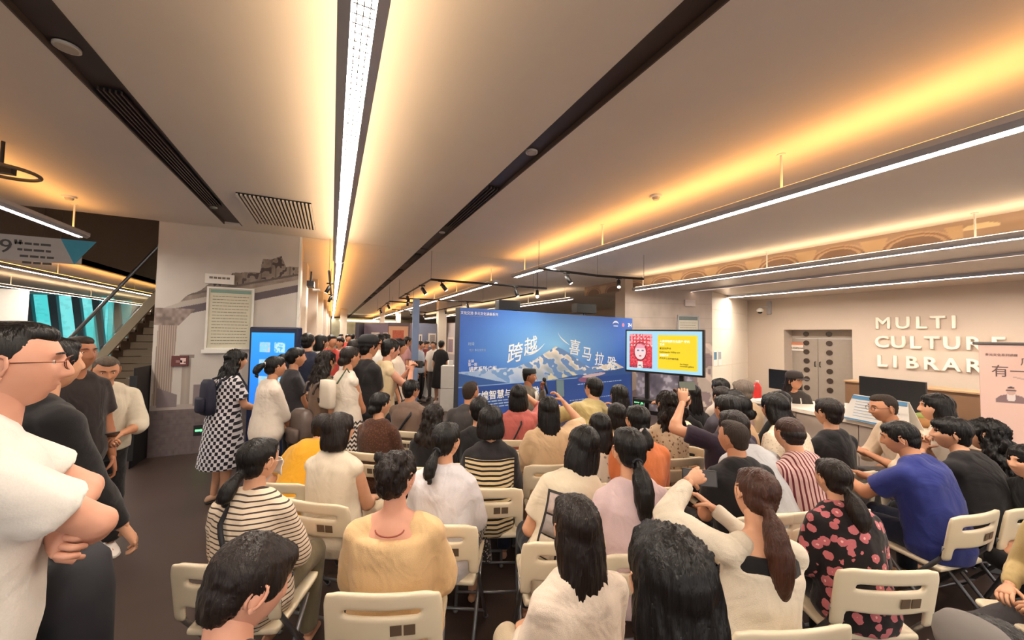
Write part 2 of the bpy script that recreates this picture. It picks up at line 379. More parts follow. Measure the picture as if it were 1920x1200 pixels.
def person(label, px, py, D=None, pose='sit', face_to=None, az=None, daz=0, lean=-4, bend=9, side=0, neck=.49, zoff=0, cfwd=.07, hyaw=0, hpitch=0, htilt=0, sex='f', b=1.0, s=None, skin='light',
           hair=('short', 'black'), top=None, sleeve='short', hem=None, bottom=None, bkind='trousers', Lw=None, Rw=None, Lp=None, Rp=None, Ld=None, Rd=None, curl=35,
           det=1, face=False, shoes=None, legs=None, feet=0, name='person', Hscale=1.0, group=None, seat=None):
    T = TM if sex == 'm' else TF; male = sex == 'm'
    s0 = s or (1.0 if male else .94)
    vox = (.010, .015, .026)[det]; sh = .178 if male else .155
    def skel(s):
        """spine frames in local space for scale s"""
        pz = .92*s if pose == 'stand' else (.45+.082*s if seat is None else seat)
        p = Vector((0, 0, pz)); fr = []; h = -.12*s; step = .02*s
        a = lambda hh: R(lean+bend*max(0, hh/s)/.5)
        q = Vector((0, 0, pz)); hh = 0
        low = lambda h_: Vector((0, 0, pz))+Vector((0, math.sin(R(lean)), math.cos(R(lean))))*h_
        pts = {0: q.copy()}; tab = [(0, q.copy(), R(lean))]
        while hh < .5*s-1e-6:
            an = a(hh+step/2); q = q+Vector((0, math.sin(an), math.cos(an)))*step; hh += step; tab.append((hh, q.copy(), a(hh)))
        def at(h_):
            if h_ <= 0: return low(h_), R(lean)
            k = min(len(tab)-2, int(h_/step)); t = min(1, (h_-tab[k][0])/step)
            return tab[k][1].lerp(tab[k+1][1], t), tab[k][2]+(tab[k+1][2]-tab[k][2])*t
        nb, an = at(.5*s); na = an*.75+R(6); nd = Vector((0, math.sin(na), math.cos(na)))
        head = nb+nd*.085*s+Vector((0, math.sin(na+R(hpitch)*.35), math.cos(na+R(hpitch)*.35)))*.082*s
        return pz, at, nb, head
    Sd = Matrix.Rotation(R(side), 4, 'Y')
    s = s0; pz, at, nb, head = skel(s)
    if D is not None:
        zt = atd(px, py, D).z
        for _ in range(6):
            pz, at, nb, head = skel(s); hz = (Matrix.Translation((0, 0, pz)) @ Sd @ Matrix.Translation((0, 0, -pz)) @ head).z
            if pose == 'stand': s *= zt/hz
            else: s = max(.86*s0, min(1.12*s0, s*(1+(zt-hz)/.66)))
        pz, at, nb, head = skel(s)
        W = atd(px, py, D)
    Piv = Matrix.Translation((0, 0, pz)) @ Sd @ Matrix.Translation((0, 0, -pz))
    hl = Piv @ head
    if D is None: W = atz(px, py, hl.z)
    if az is None:
        ft = Vector(face_to) if face_to else FOCUS; az = math.degrees(math.atan2(ft.x-W.x, ft.y-W.y)); fa = az; az = 17+.3*(fa-17); hyaw += .45*(fa-az)
    az += daz; rz = -R(az); Rz = Matrix.Rotation(rz, 4, 'Z')
    off = Rz @ Vector((hl.x, hl.y, 0)); root = empty(name, (W.x-off.x, W.y-off.y, 0), rz, label, 'person', group)
    toworld = Matrix.Translation(root.location) @ Rz
    def fr(h_):   # torso frame: origin, right, forward
        p, an = at(h_*s); p = Piv @ p; X = Sd.to_3x3() @ Vector((1, 0, 0)); Y = Sd.to_3x3() @ Vector((0, math.cos(an), -math.sin(an))); return p, X, Y
    def ring(h_, rx, ry, yo, n=18, sq=1.0):
        p, X, Y = fr(h_); return [p+X*(math.copysign(abs(math.cos(q))**sq, math.cos(q))*rx*s)+Y*((math.copysign(abs(math.sin(q))**sq, math.sin(q))*ry+yo)*s) for q in [2*math.pi*k/n for k in range(n)]]
    # ---- joints
    J = {}
    for sd, nm in ((1, 'R'), (-1, 'L')):
        p, X, Y = fr(.425); J['s'+nm] = p+X*(sd*sh*s*.93*(.5+.5*b))-Y*.01*s
        p0, X0, Y0 = fr(0); J['h'+nm] = p0+X0*(sd*.088*s)
        w = (Rw if sd > 0 else Lw)
        if w is None: w = (.10*sd, .30, pz/s+.10) if pose != 'stand' else (.22*sd, .06, .80)
        if len(w) == 4: # relative to the head
            w = Vector((hl.x/s+w[0], hl.y/s+w[1], hl.z/s+w[2]))
        pole = (Rp if sd > 0 else Lp) or (.55*sd, -.6, -.6)
        J['e'+nm], J['w'+nm] = ik(J['s'+nm], Vector(w[:3])*s, .285*s, .245*s, pole)
        if legs: kn, an_ = legs[0 if sd > 0 else 1]; J['k'+nm] = Vector(kn)*s; J['a'+nm] = Vector(an_)*s
        elif pose == 'stand': J['k'+nm] = Vector((.10*sd, .02+.0*sd, .49))*s; J['a'+nm] = Vector((.11*sd, -.02+feet*sd, .085))*s
        else: J['k'+nm] = Vector((.13*sd*s, .42*s, pz-.01)); J['a'+nm] = Vector((.12*sd*s, (.40+feet)*s, .085))
    # ---- body: one remeshed surface, plus sculpted head and hands in the same mesh
    g = G()
    if det == 0 or sleeve == 'none' or True:
        g.rings([ring(h_, (rx-.006)*b, (ry-.006)*b, yo) for h_, rx, ry, yo in T])
    p5, X5, Y5 = fr(.5)
    for sd, nm in ((1, 'R'), (-1, 'L')):
        g.cap(J['s'+nm], p5-Y5*.005+(fr(.5)[0]-fr(.46)[0])*.1, .046*s*b, .045*s, 12)
        g.cap(J['s'+nm], J['e'+nm], .05*s*b, .038*s*b, 12); g.cap(J['e'+nm], J['w'+nm], .041*s*b, .025*s, 12)
        g.cap(J['e'+nm].lerp(J['w'+nm], .18), J['e'+nm].lerp(J['w'+nm], .4), .043*s*b, .038*s, 12)
        g.cap(J['h'+nm], J['k'+nm], .078*s*b, .052*s, 12); g.cap(J['k'+nm], J['a'+nm], .052*s, .033*s, 12)
        g.cap(J['k'+nm].lerp(J['a'+nm], .2), J['k'+nm].lerp(J['a'+nm], .4), .054*s, .05*s, 12)
    # head frame
    MH = Matrix.Translation(hl) @ Sd @ Matrix.Rotation(R(-hyaw), 4, 'Z') @ Matrix.Rotation(R(-hpitch), 4, 'X') @ Matrix.Rotation(R(htilt), 4, 'Y')
    nk = .056 if male else .048
    g.cap(p5-(fr(.5)[0]-fr(.46)[0]), MH @ Vector((0, -.022*s, -.06*s)), (nk+.006)*s*b**.5, nk*s, 14)
    x = G(); res = ((96, 74), (44, 34), (26, 20))[det]
    HS = s*Hscale
    sculpt_head(x, MH, HS, res[0], res[1], male)
    for sd, nm in ((1, 'R'), (-1, 'L')):
        fd = (J['w'+nm]-J['e'+nm]).normalized(); hd = Vector((Rd if sd > 0 else Ld) or fd); hn = Vector((.35*sd, .1, 1)) if not ((Rd if sd > 0 else Ld)) else Vector((.5*sd, -1, .3))
        hand(x, J['w'+nm]+fd*.012*s, hd, hn, -sd, s, curl, 8 if det == 0 else 6)
    for sd, nm in ((1, 'R'), (-1, 'L')):   # bare foot volume so shoes have something in them
        x.cap(J['a'+nm]+Vector((0, -.02, -.04*s)), J['a'+nm]+Vector((0, .12*s, -.055*s)), .028*s, .02*s, 8)
    queue(g, 'body', [SK[skin], LIP], root, vox, (6, 4, 2)[det], extra=x)
    # ---- face details
    if face:
        for sd in (1, -1):
            e = G(); c = MH @ (Vector((.031*sd, .0678, .006))*HS); e.ell(c, (.0098*HS,)*3, 14); ir = MH.to_3x3() @ Vector((0, 1, 0)); e.ell(c+ir*.0058*HS, (.0052*HS,)*3, 10, mi=1)
            e.build('eye', [EYEW, IRIS], root, True)
            e = G(); pts = [MH @ (Vector(((.014+.011*k)*sd, .0915-.0012*k*k-.001*k, .029+.002*math.sin(k*1.1)))*HS) for k in range(4)]
            e.tube(pts, [.002*HS, .0034*HS, .003*HS, .0014*HS], 6); e.build('eyebrow', HAIR['black'], root, True)
    # ---- top
    if top:
        g = G(); lo = hem if hem is not None else -.11; q = .016 if det < 2 else .02
        secs = [t_ for t_ in T if t_[0] >= lo-.03]
        if lo < -.11: secs = [(lo, T[0][1]+.03, T[0][2]+.03, 0)]+secs
        r_ = [ring(h_, (rx+q+(.016 if h_ < .2 else .004))*b, (ry+q+(.014 if h_ < .25 else .0))*b, yo) for h_, rx, ry, yo in secs if h_ < neck]
        g.rings(r_)
        if neck > .46: pc_, Xc_, Yc_ = fr(.462); g.cap(pc_-Xc_*.06*s-Yc_*.016*s, pc_+Xc_*.06*s-Yc_*.016*s, (.066 if male else .057)*s*b**.5+q, (.066 if male else .057)*s*b**.5+q, 12)
        for sd, nm in ((1, 'R'), (-1, 'L')):
            S, E_, W_ = J['s'+nm], J['e'+nm], J['w'+nm]
            r0 = (.056 if male else .05)*s*b+.008
            g.cap(S, (p5-Y5*.005-(fr(.5)[0]-fr(.46)[0])*.35) if neck > .46 else S.lerp(p5, .35), r0-.002, (.048*s+q) if neck > .46 else r0-.006, 12)
            if sleeve == 'none': g.cap(S, S.lerp(E_, .02), r0-.012, r0-.014, 12)
            elif sleeve == 'short': g.cap(S, S.lerp(E_, .3), r0, r0+.004, 12); g.tube([S.lerp(E_, .1), S.lerp(E_, .4), S.lerp(E_, .70)], [r0+.001, r0+.005, r0+.009], 14)
            elif sleeve == 'elbow': g.cap(S, S.lerp(E_, .9), r0, r0+.002, 12); g.cap(E_, E_.lerp(W_, .12), r0, r0+.002, 12)
            elif sleeve == 'puff': g.cap(S, S.lerp(E_, .5), r0+.012, r0+.03, 14); g.cap(S.lerp(E_, .5), E_, r0+.03, r0, 14)
            else:
                k = .03 if sleeve == 'loose' else 0
                g.cap(S, E_, r0, .05*s*b+k, 12); g.tube([E_.lerp(W_, -.08), E_.lerp(W_, .3), E_.lerp(W_, .75), E_.lerp(W_, .93)], [.05*s*b+k, .05*s*b+k*1.2, .04*s+k, .034*s+k*.4], 12); g.cap(E_, E_.lerp(W_, .05), .05*s*b+k, .05*s*b+k, 12)
        queue(g, 'dress' if bkind == 'dress' else 'shirt', top, root, vox*1.05, (5, 4, 2)[det], post=foldpost((.007, .005, .003)[det], int(px) % 97))
    # ---- bottom
    bm_ = bottom or (top if bkind == 'dress' else None)
    if bm_ and bkind in ('trousers', 'shorts'):
        g = G(); g.rings([ring(h_, (rx+.016)*b, (ry+.016)*b, yo) for h_, rx, ry, yo in T if h_ <= .1])
        for nm in 'RL':
            H_, K, A = J['h'+nm], J['k'+nm], J['a'+nm]
            g.cap(H_, K if bkind == 'trousers' else H_.lerp(K, .8), .09*s*b, .066*s, 12)
            if bkind == 'trousers': g.cap(K, K.lerp(A, .05), .067*s, .066*s, 12); g.tube([K, K.lerp(A, .5), K.lerp(A, .97)], [.066*s, .06*s, .054*s], 14)
        queue(g, 'trousers', bm_, root, vox*1.15, (5, 4, 2)[det], post=foldpost((.005, .004, .002)[det], int(px) % 89))
    elif bm_:
        g = G(); L = .50
        if pose == 'stand':
            zt = T[2]; rr = [ring(.1, (T[2][1]+.02)*b, (T[2][2]+.02)*b, 0), ring(-.02, (T[1][1]+.035)*b, (T[1][2]+.035)*b, 0)]
            for k in (.33, .66, 1): rr.append([Vector((math.cos(q)*(.20+.055*k)*s*b, math.sin(q)*(.16+.055*k)*s*b, pz-(.02+k*(L-.02))*s)) for q in [2*math.pi*j/18 for j in range(18)]])
            g.rings(rr[::-1])
        else:
            g.rings([ring(h_, (rx+.02)*b, (ry+.018)*b, yo) for h_, rx, ry, yo in T if h_ <= .1])
            rg = []
            for k in range(6):
                y = -.02+.105*k; rg.append([Vector((math.cos(q)*(.19+.006*k)*s*b, y*s, pz-.012+math.sin(q)*(.098-.005*k)*s)) for q in [2*math.pi*j/16 for j in range(16)]])
            g.rings(rg)
            g.rings([[Vector((math.cos(q)*(.2+.02*k)*s*b, (.43+math.sin(q)*.1+.01*k)*s, pz-(.02+.28*k/2)*s)) for q in [2*math.pi*j/16 for j in range(16)]] for k in range(3)])
        queue(g, 'skirt', bm_, root, vox*1.15, 4, post=foldpost((.006, .005, .003)[det], int(px) % 83))
    # ---- shoes
    if shoes:
        for nm in 'RL':
            A = J['a'+nm]; g = G(); fl = max(0, A.z-.085*s)
            def fv(g, pts):
                return g
            z0 = fl
            prof = [(-.075, .022, .05), (-.06, .034, .075), (-.02, .036, .085), (.03, .038, .075), (.09, .044, .055), (.14, .042, .045), (.175, .03, .035), (.19, .012, .02)]
            g.rings([[Vector((A.x+math.cos(q)*hw*s, A.y+y*s, z0+(.018+(ht-.018)*(.5+.5*math.sin(q)))*s)) for q in [2*math.pi*j/12 for j in range(12)]] for y, hw, ht in prof])
            sh_ = g.build('shoe', shoes[0], root, True); g = G()
            g.rings([[Vector((A.x+math.cos(q)*(hw+.004)*s, A.y+y*s, z0+(.013+.013*math.sin(q))*s)) for q in [2*math.pi*j/12 for j in range(12)]] for y, hw, ht in prof])
            g.build('sole', shoes[1], sh_, True)
    # ---- hair
    st, hc = hair[0], hair[1]; HM = HAIR[hc]; hv = (.0065, .009, .016)[det]; g = G(); L = hair[2] if len(hair) > 2 else .34
    def hp(*a): return MH @ (Vector(a)*HS)
    M3 = MH.to_3x3()
    def he(c, r): g.ell(hp(*c), tuple(v*HS for v in r), 16, M3)
    amp = .0035; kz = 4; ka = 9
    # lower hair hangs in gravity: blend toward a frame without pitch
    MG = Matrix.Translation(hl) @ Sd @ Matrix.Rotation(R(-hyaw*.6), 4, 'Z')
    bk = math.tan(R(min(30, lean+bend*.8)))
    def gp(x_, y_, z_): return MG @ (Vector((x_, y_+bk*z_*.6, z_))*HS)
    def hl_ring(x_, y_, z_, rx, ry, n=16): return [gp(x_+rx*math.cos(q), y_+ry*math.sin(q), z_) for q in [2*math.pi*j/n for j in range(n)]]
    cap = lambda k=1.0: (he((0, -.016, .03), (.087*k, .101*k, .09*k)), he((0, -.05, -.02), (.072, .056, .062)), he((0, .035, .07), (.066, .05, .036)))
    if st == 'short': cap(1.0); he((0, -.055, -.045), (.056, .042, .05)); he((.068, .01, .02), (.014, .04, .045)); he((-.068, .01, .02), (.014, .04, .045))
    elif st == 'fade': he((0, -.021, .03), (.081, .089, .084)); he((0, -.035, .0), (.074, .070, .062)); he((0, -.052, -.03), (.06, .046, .05)); he((0, .012, .078), (.058, .07, .038)); amp = .0012
    elif st == 'mop': cap(1.05); he((0, .05, .06), (.07, .052, .04)); he((0, -.05, -.04), (.07, .056, .06)); amp = .005
    elif st == 'balding': he((0, -.026, -.002), (.086, .094, .062)); he((0, -.045, -.04), (.065, .05, .05)); amp = .001
    elif st == 'bob':
        cap(1.06); z1 = -L if len(hair) > 2 else -.13
        g.rings([hl_ring(0, -.03, .05, .085, .075), hl_ring(0, -.035, -.02, .1, .08), hl_ring(0, -.04, z1*.6, .104, .078), hl_ring(0, -.045, z1, .094, .066)][::-1]); amp = .004
    elif st in ('long', 'wavy'):
        cap(1.04); wv = 1.35 if st == 'wavy' else 1.0
        ys = [(-.03, .04, .088, .075), (-.04, -.05, .1, .078), (-.055, -.12, .098*wv, .07), (-.07, -.19, .1*wv, .055*wv), (-.078, -.19-(L-.19)*.5, .102*wv, .045*wv), (-.072, -L+.02, .088*wv, .032*wv), (-.07, -L-.015, .05*wv, .016)]
        g.rings([hl_ring(0, y_, z_, rx, ry) for y_, z_, rx, ry in ys][::-1]); amp = .009 if st == 'wavy' else .005
        if st == 'long':
            rnd = random.Random(int(px))
            for k in range(9): a_ = -.08+.02*k; g.cap(gp(a_, -.075, -L+.05), gp(a_*1.02, -.078, -L-.02-rnd.random()*.03), .018*HS, .007*HS, 8)
        else:
            rnd = random.Random(int(px))
            for k in range(16): a_ = rnd.uniform(-.12, .12); z_ = rnd.uniform(-L, -.05); g.ell(gp(a_, -.09-.02*rnd.random(), z_), (.03*HS, .025*HS, .05*HS), 8)
            amp = .011; kz = 9
    elif st in ('pony', 'lowpony'):
        cap(.99); z0 = .03 if st == 'pony' else -.045; he((0, -.045, -.02), (.068, .054, .06))
        g.cap(hp(0, -.085, z0), hp(0, -.115, z0), .022*HS, .02*HS)
        base = hp(0, -.11, z0); d0 = MH.to_3x3() @ Vector((0, -1, .2 if st == 'pony' else -.3)); pts = []
        for k in range(8):
            t = k/7; pts.append(base+d0*(.06*math.sin(t*math.pi*.8)*HS)+Vector((0, -.015*t-bk*L*t*.3, -L*t**1.15))*HS)
        tw = 1.35 if L > .18 else 1.0; g.tube(pts, [.018*HS, .03*HS*tw, .037*HS*tw, .039*HS*tw, .036*HS*tw, .031*HS*tw, .022*HS*tw, .006*HS], 12); amp = .004
    elif st in ('bun', 'lowbun'):
        cap(.99); c = (0, -.105, .055) if st == 'bun' else (0, -.1, -.045); he(c, (.047, .038, .045)); he((c[0]+.015, c[1]-.012, c[2]+.012), (.03, .03, .03)); amp = .004
    elif st == 'clip':
        cap(1.02); rnd = random.Random(5)
        for k in range(14): a_ = rnd.uniform(-.055, .055); he((a_, -.055+rnd.uniform(-.035, .03), .075+rnd.uniform(-.03, .035)), (.026, .026, .022))
        amp = .007; kz = 12
    if st != 'none': queue(g, 'hair', HM, root, hv, (3, 2, 1)[det], post=hairpost(MH.inverted(), amp*HS*(1.0 if det < 2 else .5), int(px) % 71, kz, ka))
    if st == 'balding':
        g = G(); he((0, -.017, .03), (.0835, .098, .0855)); queue(g, 'thin_hair', HAIR['thin'], root, hv, 2)
    if pose == 'sit' and seat is None: CHAIR_AT.append((root, label, cfwd))
    def surf(h_, xx, off=.02, back=True):
        """a point on the torso surface, local"""
        for k in range(len(T)-1):
            if T[k][0] <= h_ <= T[k+1][0]: break
        t = (h_-T[k][0])/(T[k+1][0]-T[k][0]); rx = (T[k][1]+(T[k+1][1]-T[k][1])*t+.02)*b; ry = (T[k][2]+(T[k+1][2]-T[k][2])*t+.02)*b
        p, X, Y = fr(h_); yy = (ry+off)*math.sqrt(max(.0, 1-min(1, abs(xx)/(rx+off))**2.2)); return p+X*xx*s+Y*(-yy if back else yy)*s
    return dict(root=root, J=J, M=toworld, MH=MH, s=s, HS=HS, surf=surf, hl=hl, fr=fr, az=az, W=W)
def strap(P, mat, a=(.40, -.10), b_=(.03, .17), name='bag_strap', w=.011):
    pts = []
    for k in range(11):
        t = k/10; h_ = a[0]+(b_[0]-a[0])*t; xx = a[1]+(b_[1]-a[1])*t; pts.append(P['surf'](h_, xx, .012))
    p0 = P['surf'](.43, a[1], .02, True)+Vector((0, .05, .035)); p1 = P['surf'](.38, a[1]*.8, .02, False)
    g = G(); g.tube([p1, p0]+pts, w, 8); g.build(name, mat, P['root'], True)
def glasses(P, mat, r=.021):
    g = G(); MH, s = P['MH'], P['HS']
    for sd in (1, -1):
        pts = [MH @ (Vector((.032*sd+r*math.cos(a), .103-.008*abs(math.cos(a)), .004+r*.85*math.sin(a)))*s) for a in [2*math.pi*k/16 for k in range(17)]]
        g.tube(pts, .0013*s, 6); g.tube([MH @ (Vector(v)*s) for v in ((.053*sd, .096, .008), (.07*sd, .07, .008), (.079*sd, -.01, .006), (.077*sd, -.03, -.008))], .0016*s, 6)
    g.tube([MH @ (Vector(v)*s) for v in ((-.011, .104, .006), (0, .108, .009), (.011, .104, .006))], .0013*s, 6)
    g.build('glasses', mat, P['root'], True)
# ================================================================== room shell
Zc = 3.24
M_ceil = plain('ceiling paint', (226, 219, 211), .75, noise=.03, scale=2)
M_slot = plain('dark ceiling channel', (70, 58, 54), .5)
M_slotdark = plain('black slot', (12, 10, 10), .8)
M_white = plain('white metal', (225, 222, 215), .45)
M_grey = plain('lamp housing grey', (176, 176, 180), .4)
M_black = plain('black metal', (22, 21, 22), .45)
M_wall = plain('greige wall paint', (196, 180, 164), .7, noise=.03, scale=1.5)
M_cream = plain('cream panel', (222, 210, 192), .6, noise=.03)
M_tube = emis('tube light', (255, 246, 232), LAMP_W)
M_reflect = emis('lamp reflection glow', (255, 226, 205), LAMP_W*.12)  # weak glow imitating a reflected lamp line, not a real tube
M_amber = emis('amber uplight', (255, 214, 165), UP_W)
M_amber2 = emis('amber uplight strong', (255, 178, 92), UP_W*1.1)
M_tubeD = emis('tube light wall side', (255, 240, 224), LAMP_W*2.6)
M_glow = emis('downlight disc', (255, 240, 220), 3)
M_steel = plain('steel tube', (130, 130, 132), .3, .8)
# floor: dark polished planks of stone, drawn by joints
m, t, b = newmat('floor dark tile'); L_ = t.links.new
tc = N(t, 'ShaderNodeTexCoord'); nz = N(t, 'ShaderNodeTexNoise', i_Scale=1.3, i_Detail=5.0); L_(tc.outputs['Object'], nz.inputs['Vector'])
mx = N(t, 'ShaderNodeMix', data_type='RGBA'); mx.inputs['A'].default_value = srgb((58, 46, 42)); mx.inputs['B'].default_value = srgb((82, 68, 62)); L_(nz.outputs['Fac'], mx.inputs['Factor'])
L_(mx.outputs['Result'], b.inputs['Base Color']); b.inputs['Roughness'].default_value = .38; b.inputs['Specular IOR Level'].default_value = .4
g = G(); g.box((-26, -5, -.1), (14, 45, 0)); struct(g, 'floor', MATS['floor dark tile'])
# ceiling: panels between the two dark channels
SL = (-1.41, -1.20); SR = (1.36, 1.53)
g = G()
for x0, x1, y0, y1 in ((-5.3, SL[0], -5, 6.72), (SL[0], SL[1], 6.45, 6.72), (SL[1], SR[0], -5, 6.72), (SR[1], 6.95, -5, 6.72), (-2.2, SR[0], 6.735, 44), (SR[1], 6.95, 6.735, 44)):
    g.box((x0, y0, Zc), (x1, y1, Zc+.12))
g.box((-7.2, -5, Zc+.12), (6.95, 44, Zc+.2)) if False else None
struct(g, 'ceiling', M_ceil)
g = G(); g.box((-2.2, 6.72, Zc+.03), (6.95, 6.735, Zc+.12)); struct(g, 'trim_1', M_slotdark)
# far-left hall ceiling, higher void over the stairs with its fascia
g = G(); g.box((-26, -5, Zc), (-5.3, 44, Zc+.12)); struct(g, 'ceiling_left_hall', M_ceil)
g = G(); g.box((-5.3, 6.72, 5.6), (-2.2, 44, 5.7)); g.box((-5.3, 6.6, Zc+.12), (-2.2, 6.72, 5.6)); struct(g, 'ceiling_stairwell', plain('stairwell grey', (138, 130, 122), .8))
g = G(); g.box((-5.4, 6.72, 3.22), (-5.3, 44, 5.6)); struct(g, 'trim_2', plain('fascia grey', (150, 140, 132), .8))
g = G(); g.box((-2.2, 6.74, Zc+.12), (-2.1, 44, 5.6)); struct(g, 'trim_4', M_ceil)
# channels with their fittings
for nm, (a, c), y1 in (('trim_5', SL, 6.45), ('trim_6', SR, 44)):
    g = G(); g.box((a, -5, Zc+.035), (c, y1, Zc+.06)); g.box((a-.004, -5, Zc-.002), (a+.006, y1, Zc+.04)); g.box((c-.006, -5, Zc-.002), (c+.004, y1, Zc+.04)); struct(g, nm, M_slot)
def slot_vent(x0, x1, y0, y1, label, n=4):
    o = empty('ceiling_vent', (0, 0, 0), 0, label, 'vent')
    g = G(); g.box((x0, y0, Zc+.024), (x1, y1, Zc+.034)); g.build('backing', M_slotdark, o)
    for k in range(n+1):
        xx = x0+(x1-x0)*k/n; g = G(); g.box((xx-.005, y0, Zc+.004), (xx+.005, y1, Zc+.026)); g.build('slat', M_slot, o)
    return o
slot_vent(-1.37, -1.26, 3.2, 5.6, 'long slotted vent in the dark ceiling channel above the stairs side')
k0 = 7.2
for k in range(7):
    slot_vent(1.39, 1.50, k0, k0+1.15, 'slotted vent in the dark channel right of the overhead lamp, %s from the camera' % ['first', 'second', 'third', 'fourth', 'fifth', 'sixth', 'seventh'][k], 3); k0 += 2.0
slot_vent(1.39, 1.50, 3.5, 5.1, 'near slotted vent in the dark channel before the ceiling joint', 3)
def downlight(x, y, label, r=.055, z=Zc+.03, mat=M_glow):
    o = empty('downlight', (x, y, z), 0, label, 'downlight'); g = G(); g.disc((0, 0, -.012), (0, 0, 1), r, .012, 28); g.build('rim', M_white, o)
    g = G(); g.disc((0, 0, -.016), (0, 0, 1), r*.8, .006, 28); g.build('lens', mat, o)
M_off = plain('unlit lens', (190, 180, 168), .4)
p = atz(125, 97, Zc); downlight(p.x, p.y, 'round cream downlight in the dark channel at upper left', mat=M_off)
p = atz(402, 393, Zc); downlight(p.x-.01, p.y, 'dim greenish round fitting near the end of the channel', .04, mat=plain('green lens', (120, 150, 130), .4))
p = atz(1006, 293, Zc); downlight((SR[0]+SR[1])/2, p.y, 'round downlight in the dark channel right of the overhead lamp', .05, mat=M_off)
p = atz(840, 437, Zc); downlight((SR[0]+SR[1])/2, p.y+.1, 'small downlight near the ceiling joint', .045, mat=M_off)
# square louvre vent
o = empty('air_grille', (-.62, 5.5, Zc-.002), 0, 'square slatted air grille in the ceiling beside the overhead lamp', 'grille')
g = G(); g.box((-.36, -.62, -.012), (.36, .62, 0)); g.build('backing', M_slotdark, o)
for k in range(19):
    xx = -.35+k*.7/18; g = G(); g.box((xx-.009, -.62, -.03), (xx+.009, .62, -.012)); g.build('slat', M_ceil, o)
# smoke detectors, ring
for px, py, lb in ((1230, 367, 'round white smoke detector on the ceiling between lamp rows'), (130, 368, 'flat round smoke detector beside the short hanging lamp')):
    p = atz(px, py, Zc); o = empty('smoke_detector', p, 0, lb, 'smoke detector'); g = G(); g.disc((0, 0, -.02), (0, 0, 1), .06, .02, 24); g.build('base', M_white, o); g = G(); g.tube([(0, 0, -.02), (0, 0, -.045)], [.04, .03], 20); g.build('sensor', M_off, o)
p = atz(2, 320, 3.0); o = empty('ring_lamp', p, 0, 'grey metal ring fitting hanging under the ceiling at the picture edge', 'lamp')
g = G(); g.tube([(.20*math.cos(a), .2*math.sin(a), 0) for a in [2*math.pi*k/36 for k in range(37)]], .014, 10); g.build('ring', plain('ring grey', (120, 100, 78), .5), o)
g = G(); g.tube([(0, 0, .24), (0, 0, .02)], .012, 8); g.box((-.07, -.03, -.02), (.07, .03, .05)); g.build('bracket', M_black, o)
# ---------------------------------------------------------------- linear lamps
def linear_lamp(x, y0, y1, segs, label, z=2.87, wd=.15, lw=.08, rods=(), tube=M_tube, amber=M_amber, hh=.07, up=True, detail=False, group=None):
    o = empty('linear_lamp', (x, 0, z), 0, label, 'lamp', group)
    g = G(); g.prism([(-wd/2, .03), (-lw/2-.004, 0), (-lw/2-.004, .022), (lw/2+.004, .022), (lw/2+.004, 0), (wd/2, .03), (wd/2, hh), (-wd/2, hh)], y0, y1, Matrix(((1, 0, 0, 0), (0, 0, 1, 0), (0, 1, 0, 0), (0, 0, 0, 1)))); g.build('housing', M_grey, o)
    for a, c in segs:
        g = G(); g.box((-lw/2, a, .004), (lw/2, c, .018)); g.build('diffuser', tube, o)
        if detail:
            n = int((c-a)/.045); g = G()
            for k in range(n): yy = a+(k+.5)*(c-a)/n; g.box((-lw/2, yy-.003, -.004), (lw/2, yy+.003, .004))
            for xx in (-.022, .0, .022): g.box((xx-.002, a, -.004), (xx+.002, c, .004))
            tag(g.build('louvre', M_white, o), kind='stuff')
    if up: g = G(); g.box((-wd/2+.02, y0+.1, hh+.002), (wd/2-.02, y1-.1, hh+.008)); g.build('uplight', amber, o)
    for yy in rods:
        g = G(); g.tube([(0, yy, hh), (0, yy, Zc-z)], .009, 8); g.disc((0, yy, hh+.004), (0, 0, 1), .035, .006, 14); g.disc((0, yy, Zc-z-.008), (0, 0, 1), .03, .008, 14); g.build('rod', M_white, o)
    return o
def segs(y0, y1, cuts, gap=.03):
    c = [y0]+[k for k in cuts if y0 < k < y1]+[y1]; return [(c[i]+gap/2, c[i+1]-gap/2) for i in range(len(c)-1)]
AY = [atz(px, py, 2.9).y for px, py in ((657, 228), (650, 358), (645, 423), (641, 465))]
linear_lamp(.065, -3.5, 6.68, segs(-3.5, 6.66, [-1.4, .4]+AY), 'long white lamp running overhead with a gridded diffuser', wd=.168, lw=.074, detail=True, rods=(), amber=M_amber, z=2.87)
linear_lamp(.075, 6.78, 40, segs(6.8, 40, [8.2+1.4*k for k in range(22)]), 'far continuation of the overhead lamp down the hall', wd=.15, lw=.07, rods=(), z=2.87, amber=M_amber2)
BY = [atz(px, py, 2.9).y for px, py in ((1757, 285), (1400, 385), (1213, 443), (1097, 480), (1018, 505))]
linear_lamp(3.22, -3.5, 6.6, segs(-3.5, 6.58, [-1.5, -.4]+BY, .05), 'hanging lamp row crossing above the seated audience', wd=.15, lw=.07, rods=(-1.2, .5, atz(1435, 278, Zc).y, atz(1105, 417, Zc).y, atz(968, 477, Zc).y), amber=M_amber2)
linear_lamp(3.22, 7.5, 40, segs(7.6, 40, [9+1.5*k for k in range(20)], .03), 'lamp row beyond the ceiling joint over the exhibits', wd=.14, lw=.06, rods=[7.8+2.6*k for k in range(6)], amber=M_amber2)
CY = [atz(px, py, 2.9).y for px, py in ((1755, 463), (1540, 494), (1393, 515), (1287, 530))]
linear_lamp(6.62, -3.0, 6.9, segs(-3, 6.88, [-1, .5]+CY, .06), 'second hanging lamp row under the arch mural', wd=.13, lw=.055, rods=(-.8, atz(1795, 385, Zc).y, atz(1405, 465, Zc).y, 6.6))
linear_lamp(6.7, 9.6, 30, segs(9.7, 30, [12, 14.5, 17, 19.5], .05), 'lamp row behind the blue backdrop', wd=.13, lw=.055, rods=(10, 12.5, 15), tube=M_tube)
